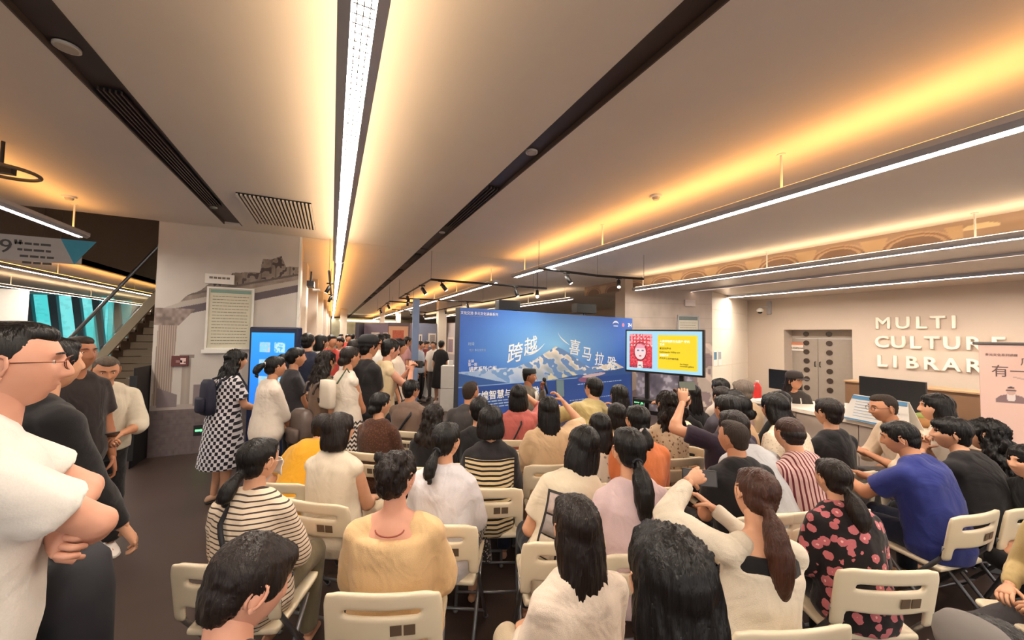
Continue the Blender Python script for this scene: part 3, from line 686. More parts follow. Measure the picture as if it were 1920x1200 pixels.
linear_lamp(8.3, .5, 8.5, segs(.5, 8.5, [2.2, 3.9, 5.6], .12), 'thin glowing strip imitating a lamp reflection on the lowered ceiling', z=2.93, wd=.06, lw=.02, tube=M_reflect, up=False, hh=.04)  # added glowing strip, stands in for a lamp's reflection beside the lowered ceiling
DY = [atz(px, py, 2.9).y for px, py in ((1720, 529), (1572, 542), (1462, 551))]
linear_lamp(10.15, .8, 6.9, segs(.8, 6.85, DY, .06), 'lamp row on the lowered ceiling nearest the lettered wall', z=2.9, wd=.08, lw=.06, tube=M_tubeD, up=False, hh=.07)
linear_lamp(10.15, -4, .5, segs(-4, .45, [-2, -.8], .06), 'lamp row continuing past the desk near the lettered wall', z=2.9, wd=.08, lw=.06, tube=M_tubeD, up=False, hh=.07)
linear_lamp(-2.85, -3, 6.55, segs(-3, 6.5, [-1, 1.5, 3.4, 5.25], .04), 'short hanging lamp row on the stairs side', wd=.12, lw=.055, rods=(1.4, 3.8, atz(157, 385, Zc).y), amber=M_amber2)
linear_lamp(-5.6, 8.5, 19, segs(8.5, 19, [11, 13.5, 16]), 'lamp row beyond the stairs, upper of two', wd=.12, lw=.05, rods=(9, 12, 15, 18), tube=M_tubeD, amber=M_amber2)
linear_lamp(-8.4, 9, 26, segs(9, 26, [12, 15, 18, 21]), 'lamp row before the tall windows, lower of two', wd=.12, lw=.05, rods=(12, 16, 20))
# ---------------------------------------------------------------- right side: lowered ceiling, bulkhead mural, lettered wall
WX = 12.1; SZ = 2.97
g = G(); g.box((6.95, -5, SZ), (WX+.2, 9.3, SZ+.1)); g.box((6.95, -5, SZ+.1), (7.05, 9.3, Zc+.12)); struct(g, 'ceiling_lowered', plain('soffit paint', (200, 188, 174), .35, noise=.03, scale=2, coat=.2))
g = G(); g.box((6.95, 9.3, Zc), (14, 44, Zc+.12)); struct(g, 'ceiling_far_right', M_ceil)
def bulk_fn(u, v):
    c = np.ones((len(u), 3))*np.array([.63, .54, .47]); yy = (1-u)*1.0
    k = (u*13) % 1; idx = np.floor(u*13)
    arch = (((k-.5)/.43)**2+((v-.1)/.75)**2 < 1) & (idx < 9); inner = (((k-.5)/.30)**2+((v-.1)/.52)**2 < 1) & (idx < 9)
    c[arch] = [.70, .60, .50]; c[inner] = [.50, .41, .36]
    band = ((np.abs(((k-.5)/.37)**2+((v-.1)/.64)**2-1) < .12)) & (idx < 9); c[band] = [.56, .45, .38]
    leaf = (np.abs(k-.0) < .09+.12*v) | (np.abs(k-1) < .09+.12*v); c[leaf & (idx < 9) & (v < .8)] = [.72, .62, .5]
    win = ((((u*22) % 1-.5)/.3)**2+((v-.55)/.22)**2 < 1) & (idx >= 9) & (v > .5); c[win] = [.82, .76, .62]
    win = ((((u*11) % 1-.5)/.4)**2+((v-.05)/.16)**2 < 1) & (idx >= 9) & (v > .05); c[win] = [.78, .70, .60]
    rosy = (vnoise(np.stack([u*40, v*4, u*0], 1), 4)*.03)[:, None]; return c+rosy
quadprint('arch_mural', lambda u, v: bulk_fn(u, v), 11.0, Zc-SZ, 700, 24, frameM((6.945, 9.3, SZ), (0, -1, 0), (0, 0, 1)), attrmat('print matt'))
tag(bpy.data.objects['arch_mural'], 'faded mural of arches printed along the ceiling bulkhead', 'mural')
# faint brush lettering reflected under the mural
for i, (sx, sz_) in enumerate(((7.4, 3.2),)):
    pass
g = G(); g.box((WX, -5, 0), (WX+.15, atx(1600, 618, WX).y-0, SZ)); 
dy0 = atx(1598, 640, WX).y; dy1 = atx(1470, 640, WX).y; dz = atx(1530, 618, WX).z
g = G(); g.box((WX, -5, 0), (WX+.15, dy0, SZ)); g.box((WX, dy0, dz), (WX+.15, dy1, SZ)); g.box((WX, dy1, 0), (WX+.15, 9.3, SZ)); struct(g, 'wall_right', M_wall)
# recess and double door
g = G(); g.box((WX+.15, dy0-.1, 0), (WX+.6, dy0, dz+.1)); g.box((WX+.15, dy1, 0), (WX+.6, dy1+.1, dz+.1)); g.box((WX+.15, dy0, dz), (WX+.6, dy1, dz+.1)); struct(g, 'trim_7', M_wall)
M_door = plain('grey door', (158, 146, 134), .5)
dm = (dy0+dy1)/2+.15
for n_, (a, c) in enumerate(((dy0, dm-.006), (dm+.006, dy1))):
    g = G(); g.box((WX+.42, a, 0), (WX+.47, c, dz-.25)); o = struct(g, 'door_%d' % (n_+1), M_door); bevel(o, .004)
    hy = dm-.28 if n_ == 0 else dm+.28
    for k in range(7):
        g = G(); z_ = .35+.26*k; g.disc((WX+.40, hy, z_), (1, 0, 0), .075, .02, 20); g.build('porthole', plain('dark porthole', (58, 44, 40), .25), o)
    g = G(); yy = dm-.06 if n_ == 0 else dm+.06; g.tube([(WX+.42, yy, 1.12), (WX+.38, yy, 1.12), (WX+.38, yy, .98), (WX+.42, yy, .98)], .012, 8); g.build('door_handle', M_black, o)
g = G(); g.box((WX+.41, dy0, dz-.245), (WX+.5, dy1, dz)); struct(g, 'trim_8', M_door)
g = G(); yy = dm+.55; g.box((WX+.39, yy-.2, dz-.62), (WX+.41, yy+.32, dz-.38)); o = tag(g.build('door_sign', plain('sign white', (230, 222, 210), .5)), 'small white notice with orange top on the grey door', 'sign')
g = G(); g.box((WX+.385, yy-.2, dz-.44), (WX+.39, yy+.32, dz-.38)); g.build('header_strip', plain('orange strip', (214, 120, 80), .5), o)
text('非工作人员请勿入内', 'lettering', frameM((WX+.384, yy+.29, dz-.56), (0, -1, 0), (0, 0, 1)), .055, plain('print dark', (90, 80, 78), .6), o)
# raised lettering on the wall
M_let = plain('cream raised letters', (236, 226, 210), .5)
def wl(word, px0, px1, pyb, pyt_at):
    """one raised letter object per character, spread between two places on the wall"""
    a = atx(px0, pyb, WX); c = atx(px1, pyb, WX); n = len(word)
    for i, ch in enumerate(word):
        y = a.y+(c.y-a.y)*i/(n-1); pass
    return a, c
NTH = {}
def wall_word(word, zb, h, ys):
    seq = 0
    for ch, y in zip(word, ys):
        o = text(ch, 'wall_letter', frameM((WX-.035, y, zb), (0, -1, 0), (0, 0, 1)), h*1.34, M_let, None, .022, 'CENTER', 0, bev=.011)
        k_ = word.index(ch) if word.count(ch) == 1 else NTH.setdefault(word+ch, word.index(ch)); prev = word[seq-1] if seq else ''; seq += 1
        tag(o, ('raised cream wall letter %s after the %s in %s' % (ch, prev, word)) if prev else ('raised cream wall letter %s starting the word %s' % (ch, word)), 'letter', 'raised wall letters')
ymid = lambda pxs, py: [atx(q, py, WX).y for q in pxs]
h_l = atx(1700, 594, WX).z-atx(1700, 617, WX).z
wall_word('MULTI', atx(1657, 616, WX).z, h_l, ymid((1657, 1694, 1728, 1760, 1790), 605))
wall_word('CULTURE', atx(1657, 651, WX).z, h_l, ymid((1655, 1686, 1717, 1749, 1786, 1827, 1873), 645))
wall_word('LIBRARY', atx(1657, 687, WX).z, h_l, ymid((1655, 1680, 1711, 1746, 1785, 1827, 1872), 685))
# cream panelled block and printed pillar behind the screen
PX0 = atd(1172, 560, 9.6); PX1 = atd(1335, 560, 9.6)
pil = G(); ax = Vector((PX0.x, PX0.y, 0)); u_ = (Vector((PX1.x, PX1.y, 0))-ax); Wp = u_.length; u_.normalize(); nrm_ = u_.cross(Vector((0, 0, 1)))
Mp = frameM(ax, u_, (0, 0, 1))
pil.box((0, 0, -.9), (Wp, Zc, -.01), Mp); struct(pil, 'wall_pillar_right', M_wall)
def pillar2(u, v):
    c = np.ones((len(u), 3))*[.74, .68, .63]; n = vnoise(np.stack([u*9, v*14, u*0], 1), 7)+.5*vnoise(np.stack([u*30, v*22, u*0], 1), 8)
    c += (n*.035)[:, None]; j = (np.abs((v*26) % 1-.5) > .47) & (v > .3) & (v < .85); c[j] *= .94
    rock = (v < .42) & (n > -.1); c[rock] = c[rock]*[.74, .70, .76]; streak = (np.abs((u*1.3+v*2) % .5-.2) < .05) & (v < .5); c[streak] *= 1.15
    return c
quadprint('pillar_mural', pillar2, Wp, Zc, 90, 140, Mp, attrmat('print matt'))
tag(bpy.data.objects['pillar_mural'], 'pale stone-look print wrapped on the pillar behind the screen', 'mural')
a = atd(1334, 600, 9.7); c_ = atx(1402, 600, WX)
g = G(); aa = Vector((a.x, a.y, 0)); cc = Vector((c_.x, c_.y, 0)); uu = (cc-aa); Lw = uu.length; uu.normalize(); Mw = frameM(aa, uu, (0, 0, 1)); g.box((0, 0, -.2), (Lw, SZ, -.012), Mw); struct(g, 'wall_back_right', M_cream)
for k in range(6):
    for j in range(2):
        g = G(); g.box((Lw*j/2+.006, .5*k+.006, -.012), (Lw*(j+1)/2-.006, min(SZ, .5*(k+1))-.006, 0), Mw); o = struct(g, 'panel', M_cream); o.parent = bpy.data.objects['wall_back_right']
for i, q in enumerate(((1342, 1352, 695, 720), (1357, 1367, 694, 724))):
    g = G(); x0 = (atd(q[0], 700, 9.9)-aa).dot(uu); x0 = .12+i*.36; g.box((x0, 1.02, .003), (x0+.28, 1.42, .008), Mw); o = tag(g.build('poster', M_white), ['small pinned poster with blue block, left of the pair', 'small pinned poster with grey picture, right of the pair'][i], 'poster')
    g = G(); g.box((x0+.03, 1.18, .008), (x0+.25, 1.38, .010), Mw); g.build('picture', plain('poster blue' if i == 0 else 'poster grey', (70, 120, 150) if i == 0 else (150, 155, 160), .5), o)
# framed notice and exit pictogram on that pillar
def framed(name, label, M, w_, h_, header, lines, cat='notice', frame=M_grey, paper=(214, 208, 190), hd=(120, 130, 128), title=None):
    o = empty(name, (0, 0, 0), 0, label, cat)
    g = G(); f = .025
    for a_, b_ in (((-f, -f, 0), (w_+f, 0, .03)), ((-f, h_, 0), (w_+f, h_+f, .03)), ((-f, 0, 0), (0, h_, .03)), ((w_, 0, 0), (w_+f, h_, .03))): g.box(a_, b_, M)
    g.build('frame', frame, o)
    g = G(); g.box((0, 0, 0), (w_, h_, .01), M); g.build('sheet', plain('paper %s' % label[:12], paper, .5), o)
    g = G(); g.box((.03*w_, h_*(1-header), .01), (.97*w_, h_*.985, .013), M); g.build('header', plain('header %s' % label[:12], hd, .5), o)
    g = G(); rnd = random.Random(3)
    for k in range(lines):
        y_ = h_*(1-header)*(1-(k+1.2)/(lines+1.4)); x_ = .08*w_
        while x_ < w_*.88: l_ = rnd.uniform(.03, .1)*w_; g.box((x_, y_, .01), (min(x_+l_, w_*.92), y_+h_*.010, .012), M); x_ += l_+.012*w_
    tag(g.build('print_lines', plain('print grey', (120, 110, 100), .6), o), kind='stuff')
    if title: text(title, 'title', M @ Matrix.Translation((w_*.5, h_*(1-header*.8), .014)), h_*header*.5, M_white, o, .001, 'CENTER')
    return o
q0 = (atd(1272, 625, 9.55)-ax).dot(u_); framed('framed_notice', 'framed notice with grey header on the pillar above the screen', Mp @ Matrix.Translation((q0, 1.55, .01)), .5, .75, .14, 9)
g = G(); g.box((q0+.16, 2.55, .01), (q0+.42, 2.72, .05), Mp); tag(g.build('wall_sign', plain('sign pale', (205, 195, 188), .5)), 'small pale sign box above the framed notice on the pillar', 'sign')
# cctv camera
pc = atx(1425, 582, WX-.5)
o = empty('dome_camera', pc, 0, 'white dome camera on a wall arm beside the door', 'camera')
g = G(); g.ell((0, 0, 0), (.09, .09, .07), 18); g.build('housing', M_white, o, True); g = G(); g.ell((0, 0, -.045), (.065, .065, .055), 16); g.build('dome', plain('dark dome', (40, 38, 40), .1), o, True)
g = G(); g.tube([(0, 0, .05), (0, 0, .1), (.25, 0, .12), (.5, 0, .12)], .016, 8); g.box((.42, -.05, -.1), (.5, .05, .3)); g.build('arm', M_grey, o)
# other bounding walls
g = G(); g.box((-26, 44, 0), (14, 44.2, 5.7)); struct(g, 'wall_far', M_wall)
g = G(); g.box((13.8, 9.3, 0), (14, 45, 3.3)); g.box((WX, 9.3, 0), (14, 9.45, 3.3)); struct(g, 'wall_far_right', M_wall)
# ---------------------------------------------------------------- left pillar with ruin mural
cb = atz(283, 858, 0); PY = cb.y; xL = -2.2; xR = -.50
g = G(); g.box((xL, PY+.012, 0), (xR, PY+.9, Zc)); struct(g, 'wall_pillar_left', M_wall)
def ruin(u, v):
    """sepia photograph of a ruined temple: entablature, fluted column, small column, low wall"""
    n = vnoise(np.stack([u*14, v*22, u*0], 1), 2); n2 = vnoise(np.stack([u*50, v*70, u*0], 1), 3)
    c = np.ones((len(u), 3))*[.76, .73, .70]; c += (n*.012)[:, None]
    rubtop = np.interp(u, [0, .15, .3, .42, .5, .7, .72, .86, .9, 1], [.61, .66, .73, .75, .80, .82, .87, .90, .84, .85])+.012*n; bl = .575+.155*u
    ent = (v > bl) & (v < rubtop) & (u > .02)
    c[ent] = np.array([.54, .49, .45])+ (n2[ent]*.06+n[ent]*.05)[:, None]
    l1 = (np.abs(v-(bl+.085)) < .005) | ((np.abs((u*9+.3*np.floor((v-bl)*22)) % 1-.5) > .47) & (v > bl+.09)); c[l1 & ent] = [.38, .34, .32]
    l2 = (v > bl) & (v < bl+.035) & (u > .1); c[l2] = [.36, .32, .34]
    l3 = (v > bl+.035) & (v < bl+.06); c[l3 & ent] = [.68, .64, .60]
    dark = ent & (n2 > .35) & (v > bl+.09); c[dark] = [.30, .26, .25]
    col = (u > .0+.03*(v/.6)) & (u < .115+.035*(v/.6)) & (v < .57); fl = np.sin(u*2*np.pi*70)*.5+.5
    c[col] = (np.array([.50, .44, .40])+fl[:, None]*np.array([.2, .19, .18]))[col]
    capi = (v > .555) & (v < .63) & (u < .26-(.63-v)*1.4); c[capi] = np.array([.52, .46, .43])+(n2[capi]*.1)[:, None]
    c2 = (u > .19) & (u < .25) & (v > .2) & (v < .42); c[c2] = np.array([.66, .61, .57])-(np.abs(u-.22)*2.0)[c2][:, None]
    c2 = (u > .17) & (u < .27) & (v > .415) & (v < .43); c[c2] = [.52, .47, .44]
    wall = v < .205+.012*n; c[wall] = np.array([.42, .37, .37])+(n2[wall]*.03)[:, None]
    ledge = (v > .195) & (v < .215) & (u < .5); c[ledge] = [.66, .61, .58]
    st = (v > .205) & (v < .27+.03*np.sign(np.sin(u*23))) & (u > .27) & (u < .62); c[st] = [.50, .45, .46]
    st = (v > .205) & (v < .30-.25*u) & (u > .04) & (u < .17); c[st] = [.49, .44, .45]
    bri = wall & (v < .19) & ((np.abs((v*38) % 1-.5) > .46) | (np.abs((u*12+np.floor(v*38)*.5) % 1-.5) > .48)); c[bri] *= .93
    ph = (u > .6) & (u < .66) & (v < .45); c[ph] *= .93
    return c
quadprint('ruin_mural', ruin, xR-xL, Zc, 300, 420, frameM((xL, PY, 0), (1, 0, 0), (0, 0, 1)), attrmat('print matt'))
tag(bpy.data.objects['ruin_mural'], 'sepia mural of a ruined temple covering the left pillar', 'mural')
def pillar_pt(px, py): return aty(px, py, PY-.02)
a = pillar_pt(388, 652); c = pillar_pt(474, 545); framed('notice_board', 'tall framed notice board with green header on the mural pillar', frameM((a.x, PY-.02, a.z), (1, 0, 0), (0, 0, 1)), c.x-a.x, c.z-a.z, .07, 16, 'notice board', M_white, (205, 200, 178), (120, 150, 140))
a = pillar_pt(382, 662); g = G(); g.box((a.x-.02, PY-.07, a.z), (a.x+.42, PY-.01, a.z+.05)); tag(g.build('notice_shelf', M_white), 'narrow pale ledge under the tall notice board', 'shelf')
a = pillar_pt(385, 531); g = G(); g.box((a.x, PY-.05, a.z), (a.x+.34, PY-.01, a.z+.14)); o = tag(g.build('wall_label', M_white), 'small white plate above the tall notice board', 'sign')
g = G(); [g.box((a.x+.05+.05*k, PY-.053, a.z+.07), (a.x+.09+.05*k, PY-.05, a.z+.1)) for k in range(5)]; tag(g.build('print_lines', MATS['print grey'], o), kind='stuff')
a = pillar_pt(321, 687); c = pillar_pt(353, 667); g = G(); g.box((a.x, PY-.03, a.z), (c.x, PY-.005, c.z)); o = tag(g.build('hydrant_sign', plain('dark red sign', (96, 44, 42), .5)), 'dark red and white safety sign low on the mural pillar', 'sign')
mid = a.x+(c.x-a.x)*.55; g = G(); g.box((mid, PY-.033, a.z+.03), (c.x-.02, PY-.03, c.z-.03)); g.build('panel', plain('sign pink white', (220, 190, 185), .5), o)
g = G(); g.box((a.x+.05, PY-.033, a.z+.05), (a.x+.12, PY-.03, c.z-.06)); g.box((a.x+.14, PY-.033, a.z+.05), (a.x+.16, PY-.03, c.z-.08)); g.build('pictogram', plain('sign dull', (150, 110, 105), .5), o)
def exit_sign(px0, py0, px1, py1, D, label, glow=(90, 230, 120), post=False):
    a, c = (atd(px0, py1, D), atd(px1, py0, D)) if D else (aty(px0, py1, PY-.004), aty(px1, py0, PY-.004)); w_ = math.hypot(c.x-a.x, c.y-a.y); h_ = c.z-a.z
    uu = Vector((c.x-a.x, c.y-a.y, 0)).normalized(); M = frameM((a.x, a.y, a.z), uu, (0, 0, 1)); g = G(); g.box((0, 0, -.03), (w_, h_, 0), M); o = tag(g.build('exit_sign', M_black), label, 'exit sign')
    g = G(); Y = h_
    g.box((w_*.12, Y*.42, .001), (w_*.48, Y*.60, .003), M); g.prism([(w_*.5, Y*.35), (w_*.62, Y*.5), (w_*.5, Y*.65)], .001, .003, M); g.ell(M @ Vector((w_*.8, Y*.78, .002)), (.012, .012, .012), 8)
    g.prism([(w_*.70, Y*.2), (w_*.76, Y*.2), (w_*.82, Y*.4), (w_*.9, Y*.22), (w_*.95, Y*.26), (w_*.86, Y*.55), (w_*.9, Y*.66), (w_*.72, Y*.66), (w_*.66, Y*.5), (w_*.71, Y*.48), (w_*.76, Y*.56)], .001, .003, M)
    g.build('pictogram', emis('exit green', glow, 2.5), o)
    if post: g = G(); g.box((w_*.4, -a.z+.02, -.025), (w_*.6, 0, -.005), M); g.box((-.08, -a.z, -.15), (w_+.08, -a.z+.02, .12), M); g.build('stand', M_black, o)
exit_sign(362, 796, 391, 818, None, 'green glowing exit sign with arrow low on the mural pillar')
exit_sign(1187, 745, 1207, 762, 8.45, 'green glowing exit sign below the big screen', post=True)
# pillar edge trim and corridor pilasters on the left
g = G(); g.box((xR, PY-.01, 0), (xR+.035, PY+.05, Zc)); struct(g, 'trim_9', M_white)
for k, (yy, xx) in enumerate(((9.2, -.62), (12.0, -.50), (15.5, -.42), (19.5, -.35), (24, -.3), (30, -.2))):
    g = G(); g.box((xx-.55, yy, 0), (xx+.10, yy+.7, Zc)); struct(g, 'trim_%d' % (10+k), M_wall if k % 2 else M_cream)
g = G(); g.box((-1.2, PY+.9, 0), (-1.1, 30, Zc)); struct(g, 'wall_corridor', M_wall)
g = G(); g.box((-1.09, 8.0, 1.3), (-1.05, 9.0, 2.3)); tag(g.build('white_board', M_white), 'pale blank board in the gap beside the mural pillar', 'board')
p = aty(590, 535, 8.2); g = G(); g.box((-.02, -.3, 0), (.02, .3, .2)); 
o = empty('wall_speaker', (p.x, 8.2, p.z), 0, 'black boxy spotlight on a bracket beside the pillar', 'spotlight'); g = G(); g.box((-.12, -.3, -.05), (.0, .1, .05)); g.tube([(-.06, -.1, .05), (-.06, -.1, .25)], .015, 8); g.build('housing', M_black, o); g = G(); g.box((-.02, -.25, -.12), (.10, -.05, -.09)); g.build('bracket', M_white, o)
# ---------------------------------------------------------------- stairs and tall windows on the left
SY = 9.4
def sp(px, py): return aty(px, py, SY)
s0 = sp(186, 672); s1 = sp(312, 535); st = empty('staircase', (0, SY, 0), 0, 'staircase with glass balustrade and pale stringer beside the mural pillar', 'stairs')
dv = (s1-s0); sl = dv.z/dv.x; nst = 12; xa = s0.x-(s0.z-.2)/sl; 
M_str = plain('pale stringer', (196, 180, 150), .5); M_tread = plain('tread underside', (128, 106, 84), .6)
rise = .17; run = rise/sl; x = xa; z = .2; k = 0
zf_ = lambda x_: s0.z+(x_-s0.x)*sl
while x < s1.x+1.2:
    g = G(); g.box((x, .06, z-.05), (x+run+.03, 1.5, z), Matrix.Identity(4)); g.build('tread', M_tread, st)
    g = G(); g.box((x+run, .06, z-.05), (x+run+.025, 1.5, z+rise-.04)); g.build('riser', M_tread, st); x += run; z += rise
xx_ = s0.x; z = .1; k = 0
while z < zf_(s1.x+.8)-.2:
    xl_ = max(xa+.1, s0.x+(z+.14-s0.z)/sl+.12); g = G(); g.box((xl_, .25+.02*(k % 2), z), (s1.x+1.1, .32+.02*(k % 2), z+.125)); g.build('plank', plain('stair side board', (150, 132, 108), .6), st); z += .14; k += 1
zf = lambda x_: s0.z+(x_-s0.x)*sl
g = G()
for y0 in (0, 1.5):
    g.add([(xa, y0, zf(xa)-.12), (s1.x+1.2, y0, zf(s1.x+1.2)-.12), (s1.x+1.2, y0, zf(s1.x+1.2)+.13), (xa, y0, zf(xa)+.13), (xa, y0+.06, zf(xa)-.12), (s1.x+1.2, y0+.06, zf(s1.x+1.2)-.12), (s1.x+1.2, y0+.06, zf(s1.x+1.2)+.13), (xa, y0+.06, zf(xa)+.13)], [(0, 1, 2, 3), (7, 6, 5, 4), (0, 4, 5, 1), (1, 5, 6, 2), (2, 6, 7, 3), (3, 7, 4, 0)])
g.build('stringer', M_str, st)
m, t, b = newmat('clear glass'); b.inputs['Base Color'].default_value = srgb((200, 225, 215)); b.inputs['Roughness'].default_value = .03; b.inputs['Transmission Weight'].default_value = 1; b.inputs['IOR'].default_value = 1.1
b.inputs['Alpha'].default_value = .45
for y0 in (.03, 1.53):
    for k in range(4):
        xa_ = xa+(s1.x+1.2-xa)*k/4+.02; xb_ = xa+(s1.x+1.2-xa)*(k+1)/4-.02
        g = G(); g.add([(xa_, y0, zf(xa_)+.1), (xb_, y0, zf(xb_)+.1), (xb_, y0, zf(xb_)+.95), (xa_, y0, zf(xa_)+.95), (xa_, y0+.01, zf(xa_)+.1), (xb_, y0+.01, zf(xb_)+.1), (xb_, y0+.01, zf(xb_)+.95), (xa_, y0+.01, zf(xa_)+.95)], [(0, 1, 2, 3), (7, 6, 5, 4), (0, 4, 5, 1), (1, 5, 6, 2), (2, 6, 7, 3), (3, 7, 4, 0)]); g.build('glass_panel', MATS['clear glass'], st)
    g = G(); g.tube([(xa, y0, zf(xa)+1.0), (s1.x+1.2, y0, zf(s1.x+1.2)+1.0)], .028, 10); g.build('handrail', M_steel, st)
# window wall
WY = 25.0
def wp(px, py): return aty(px, py, WY)
top = wp(120, 540).z; wl_ = wp(36, 600).x; wr_ = wp(212, 600).x; bz = .1
g = G(); g.box((-26, WY, 0), (wl_, WY+.2, 5.6)); g.box((wl_, WY, top), (-2.2, WY+.2, 5.6)); g.box((wr_, WY, 0), (-2.2, WY+.2, top)); struct(g, 'wall_left_far', plain('hall wall', (150, 138, 124), .7))
def dayfn(u, v):
    n = vnoise(np.stack([u*7+v*3, v*5, u*0], 1), 11); n2 = vnoise(np.stack([u*20, v*40, u*0], 1), 12)
    return np.stack([.42+.14*n, .86+.05*n, .86+.05*n], 1)*(1-.06*(n2 > .35))[:, None]
quadprint('window_1', dayfn, wr_-wl_, top-bz, 160, 100, frameM((wl_, WY+.15, bz), (1, 0, 0), (0, 0, 1)), attrmat('daylit frosted glass', emit=.72)); tag(bpy.data.objects['window_1'], kind='structure')
M_mul = plain('slate mullion', (70, 92, 104), .5)
nm = [(36, 58, 52, 72), (90, 106, 104, 118), (134, 149, 148, 163), (172, 186, 184, 198)]
for a0, a1, c0, c1 in nm:
    t0, t1 = wp(a0, 540), wp(a1, 540); b0, b1 = wp(c0, 650), wp(c1, 650)
    k = (t0.z-bz)/(t0.z-b0.z); bx0 = t0.x+(b0.x-t0.x)*k; bx1 = t1.x+(b1.x-t1.x)*k; g = G(); g.add([(bx0, WY-.12, bz), (bx1, WY-.12, bz), (t1.x, WY-.12, t0.z), (t0.x, WY-.12, t0.z), (bx0, WY+.1, bz), (bx1, WY+.1, bz), (t1.x, WY+.1, t0.z), (t0.x, WY+.1, t0.z)], [(0, 1, 2, 3), (7, 6, 5, 4), (0, 4, 5, 1), (1, 5, 6, 2), (2, 6, 7, 3), (3, 7, 4, 0)])
    g.build('mullion', M_mul, bpy.data.objects['window_1'])
g = G(); a = wp(34, 556); g.box((a.x, WY-.1, top-.12), (wr_, WY+.12, top)); g.build('window_frame', M_mul, bpy.data.objects['window_1'])
p0 = aty(-60, 640, 12); p1 = aty(44, 640, 12); g = G(); g.box((p0.x, 12, 0), (p1.x, 12.08, aty(20, 542, 12).z)); o = tag(g.build('display_panel', M_white), 'plain white display panel before the tall windows', 'panel')
# hanging banner with a nine
p0 = aty(-30, 490, 8.6); p1 = aty(112, 492, 8.6); zt = aty(60, 443, 8.6).z; zb = aty(60, 490, 8.6).z
o = empty('hanging_banner', (0, 8.6, 0), 0, 'white banner numbered nine with small print hanging from the ceiling', 'banner')
g = G(); g.box((p0.x, 0, zb), (p1.x+.25, .02, zt)); g.build('sheet', plain('banner white', (232, 222, 214), .6), o)
bx = p1.x; g = G(); g.prism([(bx, zt), (bx+.42, zt), (bx+.17, zb)], -.012, -.004, Matrix(((1, 0, 0, 0), (0, 0, 1, 0), (0, 1, 0, 0), (0, 0, 0, 1)))); g.build('blue_wedge', plain('sky blue', (90, 190, 220), .5), o)
q = aty(0, 470, 8.6); text('9"', 'numeral', frameM((q.x-.02, -.004, q.z-.02), (1, 0, 0), (0, 0, 1)), .3, plain('banner grey', (110, 104, 100), .6), o)
g = G(); rnd = random.Random(9)
for k in range(4):
    x_ = bx-.5+.03*k; z_ = zt-.14-.1*k
    while x_ < bx-.1: l_ = rnd.uniform(.05, .12); g.box((x_, -.006, z_), (x_+l_, -.003, z_+.035)); x_ += l_+.02
tag(g.build('print_lines', MATS['banner grey'], o), kind='stuff')
g = G(); [g.tube([(x_, .01, zt), (x_, .01, 5.5)], .004, 6) for x_ in (p0.x+.8, bx-.2)]; g.build('wire', M_steel, o)
# loudspeaker by the pillar foot
a = aty(251, 845, 6.4); g = G(); g.box((a.x, 6.3, 0), (xL-.02, 6.9, aty(270, 690, 6.3).z)); o = tag(g.build('dark_cabinet', plain('dark cabinet', (26, 24, 26), .5)), 'tall black cabinet standing against the mural pillar', 'cabinet'); bevel(o, .01)
g = G(); g.box((a.x+.03, 6.29, .1), (xL-.05, 6.3, aty(270, 700, 6.3).z-.03)); g.build('door', plain('cabinet door black', (18, 17, 19), .35), o)
# ================================================================== blue backdrop
BA = Vector((1.91, 5.95, 0)); BB = Vector((6.54, 6.86, 0)); bu = (BB-BA).normalized(); BW = (BB-BA).length; BH = 2.19
MB = frameM(BA, bu, (0, 0, 1))          # z axis of this frame faces the audience
bd = empty('backdrop', BA, 0, 'wide blue backdrop board printed with a snowy mountain and white title', 'backdrop')
MBl = Matrix.Translation(-BA) @ MB
g = G(); g.box((0, 0, -.16), (BW, BH, -.004), MBl); g.build('panel', plain('backdrop side', (60, 66, 78), .5), bd)
g = G(); [g.box((x_, 0, -.9), (x_+.06, .06, -.16), MBl) for x_ in (.4, BW/2, BW-.4)]; [g.tube([MBl @ Vector((x_, 1.6, -.16)), MBl @ Vector((x_, .03, -.85))], .02, 8) for x_ in (.43, BW/2, BW-.37)]; g.build('brace', M_black, bd)
def lerpc(a, b, t): return np.array(a)+(np.array(b)-np.array(a))*np.clip(t, 0, 1)[:, None]
